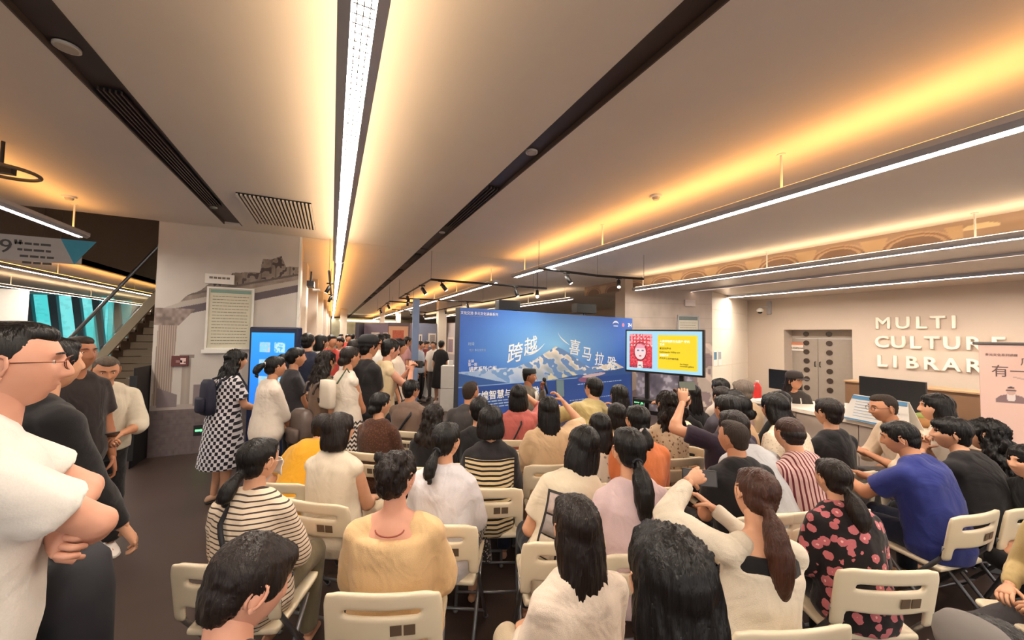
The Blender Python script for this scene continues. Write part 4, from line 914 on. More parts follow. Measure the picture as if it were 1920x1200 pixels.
def board(u, v):
    z = v*BH
    def pl(pts): return np.interp(u, [p[0] for p in pts], [p[1] for p in pts])
    n = vnoise(np.stack([u*18, v*12, u*0], 1), 21); n2 = vnoise(np.stack([u*60, v*40, u*0], 1), 22); n3 = vnoise(np.stack([u*30+v*25, v*6-u*14, u*0], 1), 23)
    d = np.sqrt(((u-.47)/.45)**2+((z-1.55)/.9)**2)
    c = lerpc((.54, .80, .98), (.21, .41, .77), d*.95)
    c = c*(1-.1*np.clip((z-1.9)/.4, 0, 1))[:, None]
    far = pl([(0, 1.12), (.1, 1.15), (.25, 1.14), (.35, 1.28), (.463, 1.53), (.5, 1.47), (.55, 1.38), (.62, 1.19), (.68, 1.08), (.73, 1.06), (.8, 1.13), (.86, 1.16), (.93, 1.02), (1, .99)])+.014*n
    m_ = (z < far) & (z > .8)
    t = (far-z)/.5
    snow = lerpc((.98, .95, .92), (.60, .70, .84), t+n3*.45)
    lit = (n3+n2*.4 > .05) & (u > .28); snow[lit] = snow[lit]*[1.02, .97, .88]
    shade = (n3+n2*.5 < -.18); snow[shade] = [.40, .56, .78]
    haze = np.clip((.45-u)/.4, 0, 1)*.75; snow = snow*(1-haze[:, None])+np.array([.50, .66, .86])*haze[:, None]
    c[m_] = snow[m_]
    near = pl([(0, 1.10), (.06, 1.04), (.15, .94), (.24, .86), (.3, .85), (.45, .87), (.56, .93), (.66, .92), (.78, .97), (.88, 1.0), (1, 1.04)])+.01*n
    k = (z < near); c[k] = np.array([.20, .36, .62])+(n[k]*.02)[:, None]
    k = (z > near-.0) & (z < near+.12) & (u > .42) & (u < .75) & (n3 > 0); c[k] = [.86, .84, .72]
    lake = z < .855; c[lake] = lerpc((.14, .30, .60), (.25, .36, .66), (.855-z)/.8)[lake]
    k = np.abs(z-.862) < .007; c[k & (u < .6)] = [.55, .70, .88]
    r_ = ((u-.665)/.06)**2+((z-.82)/.06)**2 < 1; c[r_] = c[r_]*.4+np.array([.85, .40, .42])*.6
    r_ = ((u-.71)/.08)**2+((z-.90-.3*(u-.71))/.035)**2 < 1; c[r_] = [.80, .72, .76]
    low = (z < .5) & (u < .9); c[low] = c[low]*[.96, .98, 1.02]
    return c
quadprint('print', board, BW, BH, 620, 300, MBl @ Matrix.Translation((0, 0, 0)), attrmat('backdrop print', rough=.42), bd)
M_ink = plain('print white', (244, 248, 250), .5); M_inks = plain('print pale blue', (176, 204, 232), .5)
def bt(s, u, z, size, mat=M_ink, rot=0, sh=0, bold=0, name='lettering', al='CENTER'):
    text(s, name, MBl @ Matrix.Translation((u*BW, z, .004)) @ Matrix.Rotation(R(rot), 4, 'Z'), size, mat, bd, .001, al, bold, sh)
bt('跨', .245, 1.28, .37, rot=10, sh=.25, bold=.003); bt('越', .325, 1.42, .34, rot=14, sh=.25, bold=.003)
bt('喜', .575, 1.38, .34, rot=-8, bold=.003); bt('马', .655, 1.25, .32, rot=-8, bold=.003); bt('拉', .742, 1.13, .31, rot=-8, bold=.003); bt('雅', .83, 1.01, .33, rot=-8, bold=.003)
bt('敦煌智慧与人文交融', .215, .63, .165, bold=.002); bt('讲座系列·广州', .10, 1.12, .09, bold=.002)
bt('文化交流·多元文化讲座系列', .082, 2.08, .062, M_ink); bt('—————————————', .082, 2.045, .03, M_inks)
bt('时间', .048, 1.56, .06, M_inks); bt('地点 多元文化馆', .075, 1.46, .045, M_inks); bt('主讲', .048, 1.27, .06, M_ink); bt('第一期', .055, 1.21, .06, M_ink)
g = G()     # greeked small print
rnd = random.Random(4)
for z_, a_, c_ in ((.57, .05, .33), (.52, .04, .34), (.47, .05, .30), (.72, .60, .9), (.40, .55, .9)):
    x_ = a_*BW
    while x_ < c_*BW: l_ = rnd.uniform(.03, .12); g.box((x_, z_, .003), (x_+l_, z_+.018, .004), MBl); x_ += l_+.02
tag(g.build('small_print', M_inks, bd), kind='stuff')
g = G()     # swoosh strokes linking the title, and the three emblems at the top corner
def swoosh(pts, w0): 
    for i in range(len(pts)-1):
        a = Vector(pts[i]); c = Vector(pts[i+1]); n_ = Vector((-(c-a).y, (c-a).x)).normalized(); w1 = w0*math.sin(math.pi*(i+.3)/len(pts)); w2 = w0*math.sin(math.pi*min(1, (i+1.3)/len(pts)))
        g.add([MBl @ Vector((a.x+n_.x*w1, a.y+n_.y*w1, .004)), MBl @ Vector((a.x-n_.x*w1, a.y-n_.y*w1, .004)), MBl @ Vector((c.x-n_.x*w2, c.y-n_.y*w2, .004)), MBl @ Vector((c.x+n_.x*w2, c.y+n_.y*w2, .004))], [(0, 1, 2, 3)])
swoosh([(BW*(.30+.10*t), 1.37+.22*t*t) for t in [k/12 for k in range(13)]], .014)
swoosh([(BW*(.475+.07*t), 1.82-.26*t**.6) for t in [k/12 for k in range(13)]], .012)
swoosh([(BW*(.73+.10*t), 1.12-.12*math.sin(t*2.6)) for t in [k/12 for k in range(13)]], .012)
e0 = .865*BW
swoosh([(e0+.11*math.cos(a), 2.02+.07*math.sin(a)) for a in [R(15+15*k) for k in range(11)]], .02)
g.box((e0-.08, 1.98, .003), (e0+.08, 2.0, .004), MBl)
g.build('swoosh', M_ink, bd)
g = G(); g.disc(MBl @ Vector((e0+.28, 2.02, .002)), MBl.to_3x3() @ Vector((0, 0, 1)), .045, .002, 20); g.build('emblem', plain('emblem pink', (226, 150, 170), .5), bd)
bt('7H', (e0+.53)/BW, 1.98, .12, bold=.004)
# ================================================================== big screen on a stand
TL = atd(1175, 693, 7.0); TR_ = atd(1317, 704, 6.1); tu = Vector((TR_.x-TL.x, TR_.y-TL.y, 0)); TWd = tu.length; tu.normalize(); tz0 = (TL.z+TR_.z)/2; TH = .72
MT = frameM((TL.x, TL.y, tz0), tu, (0, 0, 1)); tv = empty('screen_on_stand', (TL.x, TL.y, 0), 0, 'large flat screen on a black floor stand showing a red headdress portrait', 'screen')
MTl = Matrix.Translation(-Vector((TL.x, TL.y, 0))) @ MT
g = G(); g.box((-.03, -.035, -.07), (TWd+.03, TH+.03, 0), MTl); bevel(g.build('housing', M_black, tv), .006)
def tvfn(u, v):
    c = np.ones((len(u), 3))*[.66, .86, .95]; x = u*16; y = v*9
    n = vnoise(np.stack([x*2.5, y*2.5, u*0], 1), 31); n2 = vnoise(np.stack([x*6, y*6, u*0], 1), 32)
    p = (x > .7) & (x < 5.9) & (y > .6) & (y < 8.4); c[p] = np.array([.86, .22, .28])+(n2[p]*.2)[:, None]
    k = p & (y > 5.2) & ((((x*1.3) % 1-.5)**2+((y*1.3) % 1-.5)**2) < .07); c[k] = [.98, .80, .78]
    k = p & (y > 5.6) & (((x-3.3)/2.3)**2+((y-5.4)/2.9)**2 > .55) & (n > .1); c[k] = [.95, .62, .64]
    f = ((x-3.2)/1.25)**2+((y-4.3)/1.75)**2 < 1; c[f] = [.97, .84, .83]
    k = f & (y > 5.1); c[k] = [.93, .62, .68]
    for ex in (2.7, 3.75): k = ((x-ex)/.3)**2+((y-4.6)/.17)**2 < 1; c[k] = [.35, .45, .6]
    k = ((x-3.2)/.32)**2+((y-3.35)/.13)**2 < 1; c[k] = [.72, .12, .28]
    r_ = ((x-3.2)/1.4)**2+((y-4.4)/2.0)**2; c[p & (r_ > .95) & (r_ < 1.18)] = [.45, .10, .18]
    k = p & (y < 2.1) & (np.abs(x-3.2) < .75-.1*y); c[k] = [.96, .88, .84]
    k = p & (y < 1.3) & (n2 > .2); c[k] = [.2, .14, .3]
    q = (x > 7.1) & (x < 15.1) & (y > .7) & (y < 8.2); c[q] = [.97, .84, .08]
    return c
quadprint('picture', tvfn, TWd, TH, 240, 135, MTl @ Matrix.Translation((0, 0, .003)), attrmat('screen picture', emit=.7), tv)
M_e1 = emis('screen white print', (255, 250, 225), .75); M_e2 = plain('screen olive print', (120, 100, 20), .5)
def tt(s, x, y, sz, m_, al='LEFT'): text(s, 'caption', MTl @ Matrix.Translation((x/16*TWd, y/9*TH, .006)), sz, m_, tv, .0005, al, .0012)
tt('人类非物质文化遗产·剪纸', 7.5, 6.6, .045, M_e1); tt('艺术', 7.5, 5.9, .045, M_e1); tt('尼泊尔唐卡', 7.5, 5.05, .04, M_e2); tt('Kathmandu Valley art', 7.5, 4.3, .04, M_e2); tt('非遗展示', 7.5, 3.6, .04, M_e1); tt('传统手工艺绘画作品', 7.5, 2.9, .036, M_e2); tt('the Nepal\nmountain gallery', 11.7, 1.9, .034, M_e2)
g = G()
for fx in (.27, .73): g.box((TWd*fx-.035, -tz0+.08, -.12), (TWd*fx+.035, .35, -.07), MTl)
g.build('post', M_black, tv)
g = G(); g.box((TWd*.27-.035, -tz0+.35, -.12), (TWd*.73+.035, -tz0+.42, -.07), MTl); g.box((TWd*.15, -.55, -.12), (TWd*.75, -.50, .14), MTl); g.build('crossbar', M_black, tv)
for fx in (.27, .73):
    g = G(); g.box((TWd*fx-.03, -tz0+.05, -.42), (TWd*fx+.03, -tz0+.1, .32), MTl)
    for q in (-.38, .28): g.ell(MTl @ Vector((TWd*fx, -tz0+.03, q)), (.03, .03, .03), 10)
    g.build('foot', M_black, tv)
# dark mountain photo panel seen under the screen
a = atd(1193, 800, 8.75); c = atd(1300, 800, 8.3); uu = Vector((c.x-a.x, c.y-a.y, 0)); lw = uu.length; uu.normalize()
def rockfn(u, v):
    n = vnoise(np.stack([u*6+v*5, v*6, u*0], 1), 41); n2 = vnoise(np.stack([u*24, v*20, u*0], 1), 42)
    return np.array([.52, .50, .56])+(n*.16+n2*.05)[:, None]+np.where((n2+n) > .5, .15, 0)[:, None]
o = empty('photo_panel', (a.x, a.y, 0), 0, 'grey mountain photograph panel standing behind the screen stand', 'panel'); g = G(); Mq = frameM((0, 0, 0), uu, (0, 0, 1)); g.box((0, 0, -.05), (lw, 1.55, -.004), Mq); g.build('board', M_wall, o)
quadprint('print', rockfn, lw, 1.55, 60, 80, Mq, attrmat('print matt'), o)
# ================================================================== reception desk
def dk(px, py, z=.88): return atz(px, py, z)
d0 = dk(1412, 748, .88); d1 = dk(1712, 808, .88); du = Vector((d1.x-d0.x, d1.y-d0.y, 0)); DL = du.length+1.0; du.normalize(); MD = frameM((d0.x, d0.y, 0), du, (0, 0, 1))   # z axis toward the audience
desk = empty('reception_desk', (d0.x, d0.y, 0), 0, 'long reception desk with white counter top and greige front', 'desk'); MDl = Matrix.Translation(-Vector((d0.x, d0.y, 0))) @ MD
g = G(); g.box((-.1, .83, -.75), (DL, .88, .03), MDl); bevel(g.build('counter_top', plain('counter white', (238, 226, 208), .35), desk), .006)
n = int(DL/.6)
for k in range(n):
    g = G(); g.box((-.06+k*(DL/n), .08, -.03), (-.06+(k+1)*(DL/n)-.008, .825, 0), MDl); g.build('front_panel', plain('desk front', (168, 152, 138), .55), desk)
g = G(); g.box((-.06, 0, -.7), (DL-.05, .825, -.035), MDl); g.build('carcass', M_wall, desk)
g = G(); g.box((-.04, .0, -.06), (DL-.1, .08, -.02), MDl); g.build('plinth', M_black, desk)
def ondesk(px, py, back=.0, z=.88):
    p = dk(px, py, z); return p-MD.to_3x3() @ Vector((0, 0, back))
def monitor(px, py, w_, h_, label, back=.15, tilt=0, z0=.88):
    p = ondesk(px, py, back); o = empty('monitor', (p.x, p.y, z0), 0, label, 'monitor'); M = frameM((0, 0, 0), (MD.to_3x3() @ Vector((1, 0, 0))), (0, 0, 1)) @ Matrix.Rotation(R(tilt), 4, 'Y')
    g = G(); g.box((-w_/2, .10, -.02), (w_/2, .10+h_, .012), M); bevel(g.build('housing', M_black, o), .005); g = G(); g.box((-w_/2+.012, .115, -.024), (w_/2-.012, .09+h_, -.02), M); g.build('panel', plain('dark glass', (18, 20, 26), .15), o)
    g = G(); g.box((-.03, .01, .012), (.03, .2, .03), M); g.box((-.12, 0, -.08), (.12, .012, .1), M); g.build('stand', M_black, o)
monitor(1436, 745, .52, .30, 'black computer monitor on the desk beside the red bottle', .35)
monitor(1640, 785, .62, .34, 'black computer monitor on the desk behind the man with glasses', .25)
# document stand (angled white sheet with a blue header)
p = ondesk(1648, 795, .02); o = empty('document_stand', (p.x, p.y, .88), 0, 'white tent-shaped notice with blue header standing on the counter', 'notice stand'); M = frameM((0, 0, 0), du, (0, 0, 1))
for sg in (1, -1): g = G(); g.add([M @ Vector(q) for q in ((-.3, 0, .1*sg), (.3, 0, .1*sg), (.24, .27, .01*sg), (-.24, .27, .01*sg), (-.3, 0, .094*sg), (.3, 0, .094*sg), (.24, .27, .004*sg), (-.24, .27, .004*sg))], [(0, 1, 2, 3), (7, 6, 5, 4), (0, 4, 5, 1), (1, 5, 6, 2), (2, 6, 7, 3), (3, 7, 4, 0)]); g.build('sheet', M_white, o)
g = G(); g.add([M @ Vector(q) for q in ((-.245, .225, .03), (.245, .225, .03), (.24, .265, .015), (-.24, .265, .015))], [(0, 1, 2, 3)]); g.add([M @ Vector(q) for q in ((-.298, .004, .103), (.298, .004, .103), (.292, .02, .098), (-.292, .02, .098))], [(0, 1, 2, 3)]); g.build('header', plain('header blue', (80, 140, 185), .5), o)
g = G(); [g.add([M @ Vector(q) for q in ((-.2, y_, .1-.09*y_/.27+.006), (.2-.05*(k % 3), y_, .1-.09*y_/.27+.006), (.2-.05*(k % 3), y_+.008, .1-.09*(y_+.008)/.27+.006), (-.2, y_+.008, .1-.09*(y_+.008)/.27+.006))], [(0, 1, 2, 3)]) for k, y_ in enumerate((.05, .08, .11, .14, .17, .2))]; tag(g.build('print_lines', plain('pale blue ink', (160, 180, 200), .5), o), kind='stuff')
def small(name, label, cat, px, py, parts, back=.05, z=.88):
    p = ondesk(px, py, back); o = empty(name, (p.x, p.y, z), 0, label, cat)
    for nm, g_, m_ in parts: g_.build(nm, m_, o, True)
g1 = G(); g1.tube([(0, 0, 0), (0, 0, .02), (0, 0, .16), (0, 0, .2), (0, 0, .23)], [.05, .055, .055, .04, .02], 16); g2 = G(); g2.disc((0, 0, .23), (0, 0, 1), .022, .03, 14); small('bottle', 'glossy red bottle at the left end of the counter', 'bottle', 1409, 747, (('body', g1, plain('red plastic', (214, 52, 48), .25)), ('cap', g2, M_white)), .1)
g1 = G(); g1.tube([(0, 0, 0), (0, 0, .015), (0, 0, .04), (0, 0, .1)], [.05, .05, .02, .03], 14); small('tape_dispenser', 'small white desk dispenser between the two monitors', 'dispenser', 1583, 772, (('body', g1, M_white),), .05)
g1 = G(); g1.box((-.16, -.11, 0), (.16, .11, .03)); g2 = G(); g2.box((-.15, -.10, .03), (.15, .10, .055)); small('book_stack', 'low stack of cream papers at the counter end beside the red bottle', 'papers', 1425, 757, (('lower_book', g1, M_cream), ('upper_book', g2, M_white)), .1)
g1 = G(); g1.tube([(0, 0, 0), (0, 0, .05), (0, 0, .09)], [.09, .14, .15], 18); g2 = G(); [g2.ell((.05*math.cos(k), .05*math.sin(k), .1), (.045, .045, .03), 10) for k in range(6)]; small('basket', 'small basket of green leaves on the counter beside the long-haired woman', 'basket', 1722, 800, (('bowl', g1, plain('basket tan', (196, 150, 100), .7)), ('leaves', g2, plain('pale green leaves', (150, 165, 90), .7))), .1)
# keyboard tray / low side table behind
g = G(); p = atx(1720, 765, WX-1.2); o = empty('low_cabinet', (WX-.9, p.y, 0), 0, 'long low wooden cabinet along the lettered wall', 'cabinet'); g = G(); g.box((-.3, -2.4, 0), (.3, 1.2, .78)); bevel(g.build('body', plain('brown wood', (124, 92, 66), .5), o), .01); g = G(); g.box((-.32, -2.42, .78), (.32, 1.22, .81)); g.build('top', plain('tan wood', (176, 140, 104), .5), o)
# ================================================================== pink roll-up banner
a = atd(1837, 700, 2.95); c = atd(2010, 700, 2.75); uu = Vector((c.x-a.x, c.y-a.y, 0)).normalized(); rb = empty('rollup_banner', (a.x, a.y, 0), 0, 'pale pink roll-up banner with dark title and small portrait', 'banner'); Mb = frameM((0, 0, 0), uu, (0, 0, 1)); RH = atd(1836, 645, 2.95).z; RW = .8
def pinkfn(u, v):
    n = vnoise(np.stack([u*4, v*9, u*0], 1), 51); c = np.array([.93, .78, .72])+(n*.012)[:, None]
    y = v*RH; x = u*RW
    hill = (np.abs(y-(1.47+.02*np.sin(x*14)+.01*n)) < .006) & (x > .18); c[hill] = [.80, .66, .62]
    px_, py_ = x-.165, y-1.33   # portrait bust
    body = ((px_/.085)**2+((py_+.045)/.055)**2 < 1) & (py_ > -.06); c[body] = [.55, .44, .44]
    sh = (np.abs(px_) < .018+.1*(py_+.05)) & body & (py_ > -.045); c[sh] = [.92, .86, .84]
    hd = (px_/.026)**2+((py_-.038)/.034)**2 < 1; c[hd] = [.84, .68, .62]
    hr = hd & (py_ > .055); c[hr] = [.36, .30, .30]; gl = hd & (np.abs(py_-.042) < .005); c[gl] = [.40, .33, .33]
    return c
g = G(); g.box((0, .06, -.006), (RW, RH, -.001), Mb); g.build('sheet', plain('pink sheet', (226, 190, 176), .6), rb)
quadprint('print', pinkfn, RW, RH-.06, 160, 330, Mb @ Matrix.Translation((0, .06, 0)), attrmat('pink print', rough=.6), rb)
M_br = plain('brown print', (110, 84, 80), .6)
text('广图', 'title', Mb @ Matrix.Translation((.215, 1.585, .003)), .07, M_br, rb, .0006); text('有一种旅行', 'title', Mb @ Matrix.Translation((.06, 1.495, .003)), .098, M_br, rb, .0006)
text('讲座时间', 'caption', Mb @ Matrix.Translation((.30, 1.36, .003)) @ Matrix.Rotation(R(-90), 4, 'Z'), .03, M_br, rb, .0005)
text('多元文化系列讲座', 'caption', Mb @ Matrix.Translation((.03, RH-.09, .003)), .022, M_br, rb, .0005)
g = G(); g.tube([Mb @ Vector((-.03, RH+.005, 0)), Mb @ Vector((RW+.03, RH+.005, 0))], .012, 10); g.build('top_rail', M_steel, rb)
g = G(); g.tube([Mb @ Vector((RW/2, 0.03, -.05)), Mb @ Vector((RW/2, RH+.02, -.03))], .01, 8); g.build('pole', M_steel, rb)
g = G(); g.box((-.03, 0, -.09), (RW+.03, .07, .07), Mb); bevel(g.build('base', M_steel, rb), .01)
# ================================================================== blue kiosk
ka = atd(459, 800, 5.25); kc = atd(551, 800, 5.1); uu = Vector((kc.x-ka.x, kc.y-ka.y, 0)); KW = uu.length; uu.normalize(); kz1 = atd(500, 613, 5.2).z
ko = empty('touch_kiosk', (ka.x, ka.y, 0), 0, 'tall black kiosk with glowing bright blue screen beside the mural pillar', 'kiosk'); Mk = frameM((0, 0, 0), uu, (0, 0, 1))
g = G(); g.box((0, .04, -.10), (KW, kz1, -.004), Mk); bevel(g.build('housing', plain('kiosk navy', (24, 32, 66), .3), ko), .02, 3)
g = G(); g.box((-.04, 0, -.25), (KW+.04, .04, .18), Mk); bevel(g.build('base', M_black, ko), .01)
def kfn(u, v):
    c = lerpc((.18, .66, .98), (.10, .50, .95), v*0+(1-v)); 
    for r_ in range(4):
        for q in range(2):
            cx = .33+.34*q; cy = .80-.235*r_; t = (np.abs(u-cx) < .12) & (np.abs(v-cy) < .07); c[t] = [.75, .92, .98] if q else [.55, .85, .98]
            n2 = vnoise(np.stack([u*40, v*60, u*0+r_], 1), 61); k = t & (n2 > .25); c[k] = [.35, .75, .92] if q else [.85, .80, .82]
        k = (np.abs(v-(.80-.235*r_+.11)) < .002) & (u > .1) & (u < .9); c[k] = [.10, .45, .85]
    return c
quadprint('display', kfn, KW-.09, kz1-.78, 90, 140, Mk @ Matrix.Translation((.045, .70, 0)), attrmat('kiosk picture', emit=.72), ko)
# ================================================================== exhibits down the hall
def expanel(px0, px1, D0, D1, h_, label, col, pics=(), z0=0, cat='display wall', th=.15):
    a = atd(px0, 640, D0); c = atd(px1, 640, D1); uu = Vector((c.x-a.x, c.y-a.y, 0)); lw = uu.length; uu.normalize(); M = frameM((0, 0, 0), uu, (0, 0, 1)); o = empty('display_wall', (a.x, a.y, 0), 0, label, cat)
    g = G(); g.box((0, z0, -th), (lw, h_, 0), M); g.build('panel', plain('panel %s' % (col,), col, .6), o)
    for i, (f0, f1, za, zb, fc, pc) in enumerate(pics):
        r_ = empty('framed_picture', (a.x, a.y, 0), 0, '%s picture hung on the %s' % (pc[1], label), 'picture')
        g = G(); g.box((lw*f0, za, 0), (lw*f1, zb, .03), M); g.build('frame', plain('frame %s' % (fc,), fc, .5), r_); q = .12*(zb-za)
        g = G(); g.box((lw*f0+q, za+q, .03), (lw*f1-q, zb-q, .034), M); g.build('picture', plain('pic %s' % (pc[0],), pc[0], .6, noise=.5, scale=25), r_)
    return o
WHT = (224, 214, 204)
expanel(680, 776, 17.5, 16.5, 2.18, 'mauve display wall far down the hall', (128, 112, 128), ((.18, .34, 1.1, 1.75, WHT, ((200, 140, 130), 'small pink')), (.42, .58, 1.1, 1.75, WHT, ((176, 168, 160), 'small grey'))))
expanel(672, 682, 16.6, 17.4, 2.18, 'dark end face of the mauve display wall', (52, 48, 60))
expanel(727, 768, 13.2, 13.2, 2.1, 'display wall holding the large thangka-like red hanging', (96, 80, 84), ((.04, .92, .8, 1.98, (196, 150, 120), ((170, 84, 60), 'large reddish brown')),))
expanel(782, 822, 14.8, 15.8, 2.15, 'slate display wall behind the blue post', (116, 120, 140), ((.05, .2, 1.2, 1.7, WHT, ((60, 60, 66), 'small black')), (.5, .85, 1.2, 1.75, WHT, ((150, 140, 134), 'small pale'))))
expanel(834, 866, 16, 15, 2.2, 'white display wall beside the backdrop edge', (196, 186, 184), ((.2, .6, .9, 1.6, WHT, ((150, 130, 140), 'scribbled')),))
for k, (px, D_, w_) in enumerate(((829, 15.6, .35), (643, 24, .4), (716, 21, .25), (746, 21, .25))):
    p = atd(px, 640, D_); g = G(); g.box((p.x-w_/2, p.y, 0), (p.x+w_/2, p.y+w_, Zc)); struct(g, 'trim_%d' % (20+k), M_cream)
g = G(); p = aty(640, 640, 34); g.box((p.x-.8, 33.9, 0), (p.x+6, 34, 2.9)); struct(g, 'wall_end', plain('end wall olive', (150, 142, 118), .7, noise=.45, scale=1.8))
g = G(); a = aty(636, 611, 33.5); g.box((a.x, 33.75, 2.65), (a.x+4.6, 33.9, 2.75)); tag(g.build('light_box', emis('far light', (255, 240, 200), 4)), 'long bright light box across the far end wall', 'lamp')
# blue post
p = atd(777, 700, 8.6); g = G(); h_ = atd(776, 560, 8.6).z; g.box((p.x-.075, p.y-.02, .0), (p.x+.075, p.y+.02, h_)); o = tag(g.build('banner_post', plain('post blue grey', (128, 148, 182), .5, noise=.15, scale=4)), 'slim tall blue-grey banner post among the visitors', 'post')
g = G(); g.box((p.x-.2, p.y-.15, 0), (p.x+.2, p.y+.15, .03)); g.build('base', M_black, o)
def pedestal(px, D_, w_, h_, label, seams=False, rot=25):
    p = atd(px, 650, D_); o = empty('pedestal', (p.x, p.y, 0), R(-rot), label, 'pedestal'); hs = [0, h_/2-.005, h_/2+.005, h_] if seams else [0, h_]
    for k in range(0, len(hs), 2): g = G(); g.box((-w_/2, -w_/2, hs[k]), (w_/2, w_/2, hs[k+1])); bevel(g.build('block', M_white, o), .006)
    return o
pedestal(809, 10.4, .32, 1.1, 'tall white pedestal beside the blue post')
pedestal(842, 8.6, .30, 1.02, 'white pedestal of two blocks next to the backdrop edge', True)
pedestal(757, 10.2, .5, 1.12, 'wide white pedestal left of the blue post')
p = atd(845, 655, 8.6); g = G(); g.box((p.x-.05, p.y-.05, 1.02), (p.x+.05, p.y+.05, 1.14)); tag(g.build('exhibit_box', M_white), 'small white box on the two-block pedestal', 'box')
# speakers over the backdrop
for px, py, lb in ((1095, 580, 'black loudspeaker standing behind the backdrop, nearer its centre'), (1012+(-60), 574, 'dark equipment box behind the backdrop top edge')):
    p = atd(px, py, 8.9); o = empty('loudspeaker', (p.x, p.y, 0), 0, lb, 'loudspeaker'); g = G(); g.box((-.28, -.12, p.z-.1), (.28, .12, p.z+.13)); bevel(g.build('cabinet', M_black, o), .01)
    g = G(); g.tube([(0, 0, 0.02), (0, 0, p.z-.1)], .02, 8); [g.tube([(0, 0, .6), (.4*math.cos(a_), .4*math.sin(a_), .02)], .012, 6) for a_ in (0, 2.1, 4.2)]; g.build('tripod', M_black, o)
# ================================================================== track lights
def track(pts, label, z=2.75, spots=(), drop=True):
    """pts: world xy list"""
    o = empty('track_light', (pts[0][0], pts[0][1], z), 0, label, 'track light'); P0 = Vector((pts[0][0], pts[0][1], 0))
    L = [Vector((x_, y_, 0))-P0 for x_, y_ in pts]; g = G()
    for a, c in zip(L, L[1:]): g.tube([a, c], .02, 4)
    g.build('rail', M_black, o)
    if drop: g = G(); [g.tube([q, q+Vector((0, 0, Zc-z))], .004, 6) for q in L]; g.build('wire', M_steel, o)
    for seg, t, dx, dy in spots:
        q = L[seg].lerp(L[seg+1], t); s_ = G(); d = Vector((dx, dy, -.8)).normalized(); s_.tube([q+Vector((0, 0, -.07)), q+Vector((0, 0, -.07))+d*.15], .035, 12); s_.box((q.x-.06, q.y-.015, -.03), (q.x+.06, q.y+.015, -.005)); s_.tube([q, q+Vector((0, 0, -.09))], .01, 8)
        so = s_.build('spot_head', M_black, o, True); l_ = G(); e = q+Vector((0, 0, -.07))+d*.15; l_.disc(e, d, .03, .003, 12); l_.build('lens', M_glow, so)
def wxy(px, py, z): p = atz(px, py, z); return (p.x, p.y)
tz = 2.72
track([wxy(748, 559, tz), wxy(808, 524, tz), wxy(1025, 541, tz)], 'black ceiling track of spotlights over the blue post', tz, ((0, .35, .3, .2), (0, .8, .5, -.3), (1, .08, .6, -.3), (1, .7, .2, -.3)))
track([wxy(748, 559, tz), wxy(905, 567, tz), wxy(1000, 550, tz)], 'black ceiling track running behind the backdrop top', tz, ((0, .1, 0, .3), (0, .8, .2, -.2)))
track([wxy(708, 582, tz), wxy(730, 565, tz), wxy(775, 568, tz)], 'farther black ceiling track of spotlights down the hall', tz, ((0, .3, .3, 0), (0, .9, .4, 0)))
track([wxy(735, 580, tz), wxy(800, 586, tz), wxy(866, 572, tz)], 'farthest black ceiling track near the backdrop edge', tz, ((0, .5, .3, 0), (0, .95, -.3, 0), (1, .6, .3, 0)))
track([wxy(1010, 503, 2.8), wxy(1120, 517, 2.8), wxy(1207, 523, 2.8)], 'black ceiling track with two spotlights above the screen', 2.8, ((0, .45, .3, -.4), (1, .45, -.4, -.5)))
track([wxy(617, 508, tz), wxy(620, 545, tz), wxy(622, 562, tz)], 'short black track with spotlights beside the overhead lamp', tz, ((0, .5, -.4, 0), (1, .3, -.3, .3)))
# the bare bright spotlight
p = atz(1007, 556, 2.66); o = empty('bright_spotlight', p, 0, 'dazzling bare spotlight above the backdrop', 'spotlight'); g = G(); g.tube([(0, 0, .02), (0, 0, .15)], [.05, .03], 14); g.tube([(0, 0, .15), (0, 0, Zc-p.z)], .008, 6); g.build('housing', M_black, o); g = G(); g.ell((0, -.01, 0), (.035, .035, .035), 12); g.build('bulb', emis('bright bulb', (255, 240, 210), 120), o)
sp_ = bpy.data.lights.new('backdrop_spot', 'SPOT'); sp_.energy = 900; sp_.spot_size = R(95); sp_.spot_blend = .8; sp_.color = (.95, .97, 1); sp_.shadow_soft_size = .06; so = bpy.data.objects.new('backdrop_spot', sp_); COL.objects.link(so); so.location = (p.x-.05, p.y-.6, 2.6)
so.rotation_euler = (Vector((4.4, 6.4, 1.3))-so.location).to_track_quat('-Z', 'Y').to_euler()
# ================================================================== queue post near the standing row
p = atz(571, 905, 0); p = atd(572, 790, 4.3)
o = empty('barrier_post', (p.x, p.y, 0), 0, 'wooden-topped barrier post beside the standing line of visitors', 'post'); g = G(); g.box((-.10, -.10, 1.0), (.12, .10, 1.04)); g.build('top', plain('post wood', (130, 92, 66), .5), o); g = G(); [g.box((x_, -.03, .02), (x_+.05, .03, 1.0)) for x_ in (-.08, .04)]; g.box((-.15, -.15, 0), (.15, .15, .02)); g.build('frame', plain('post bronze', (122, 104, 84), .4), o)
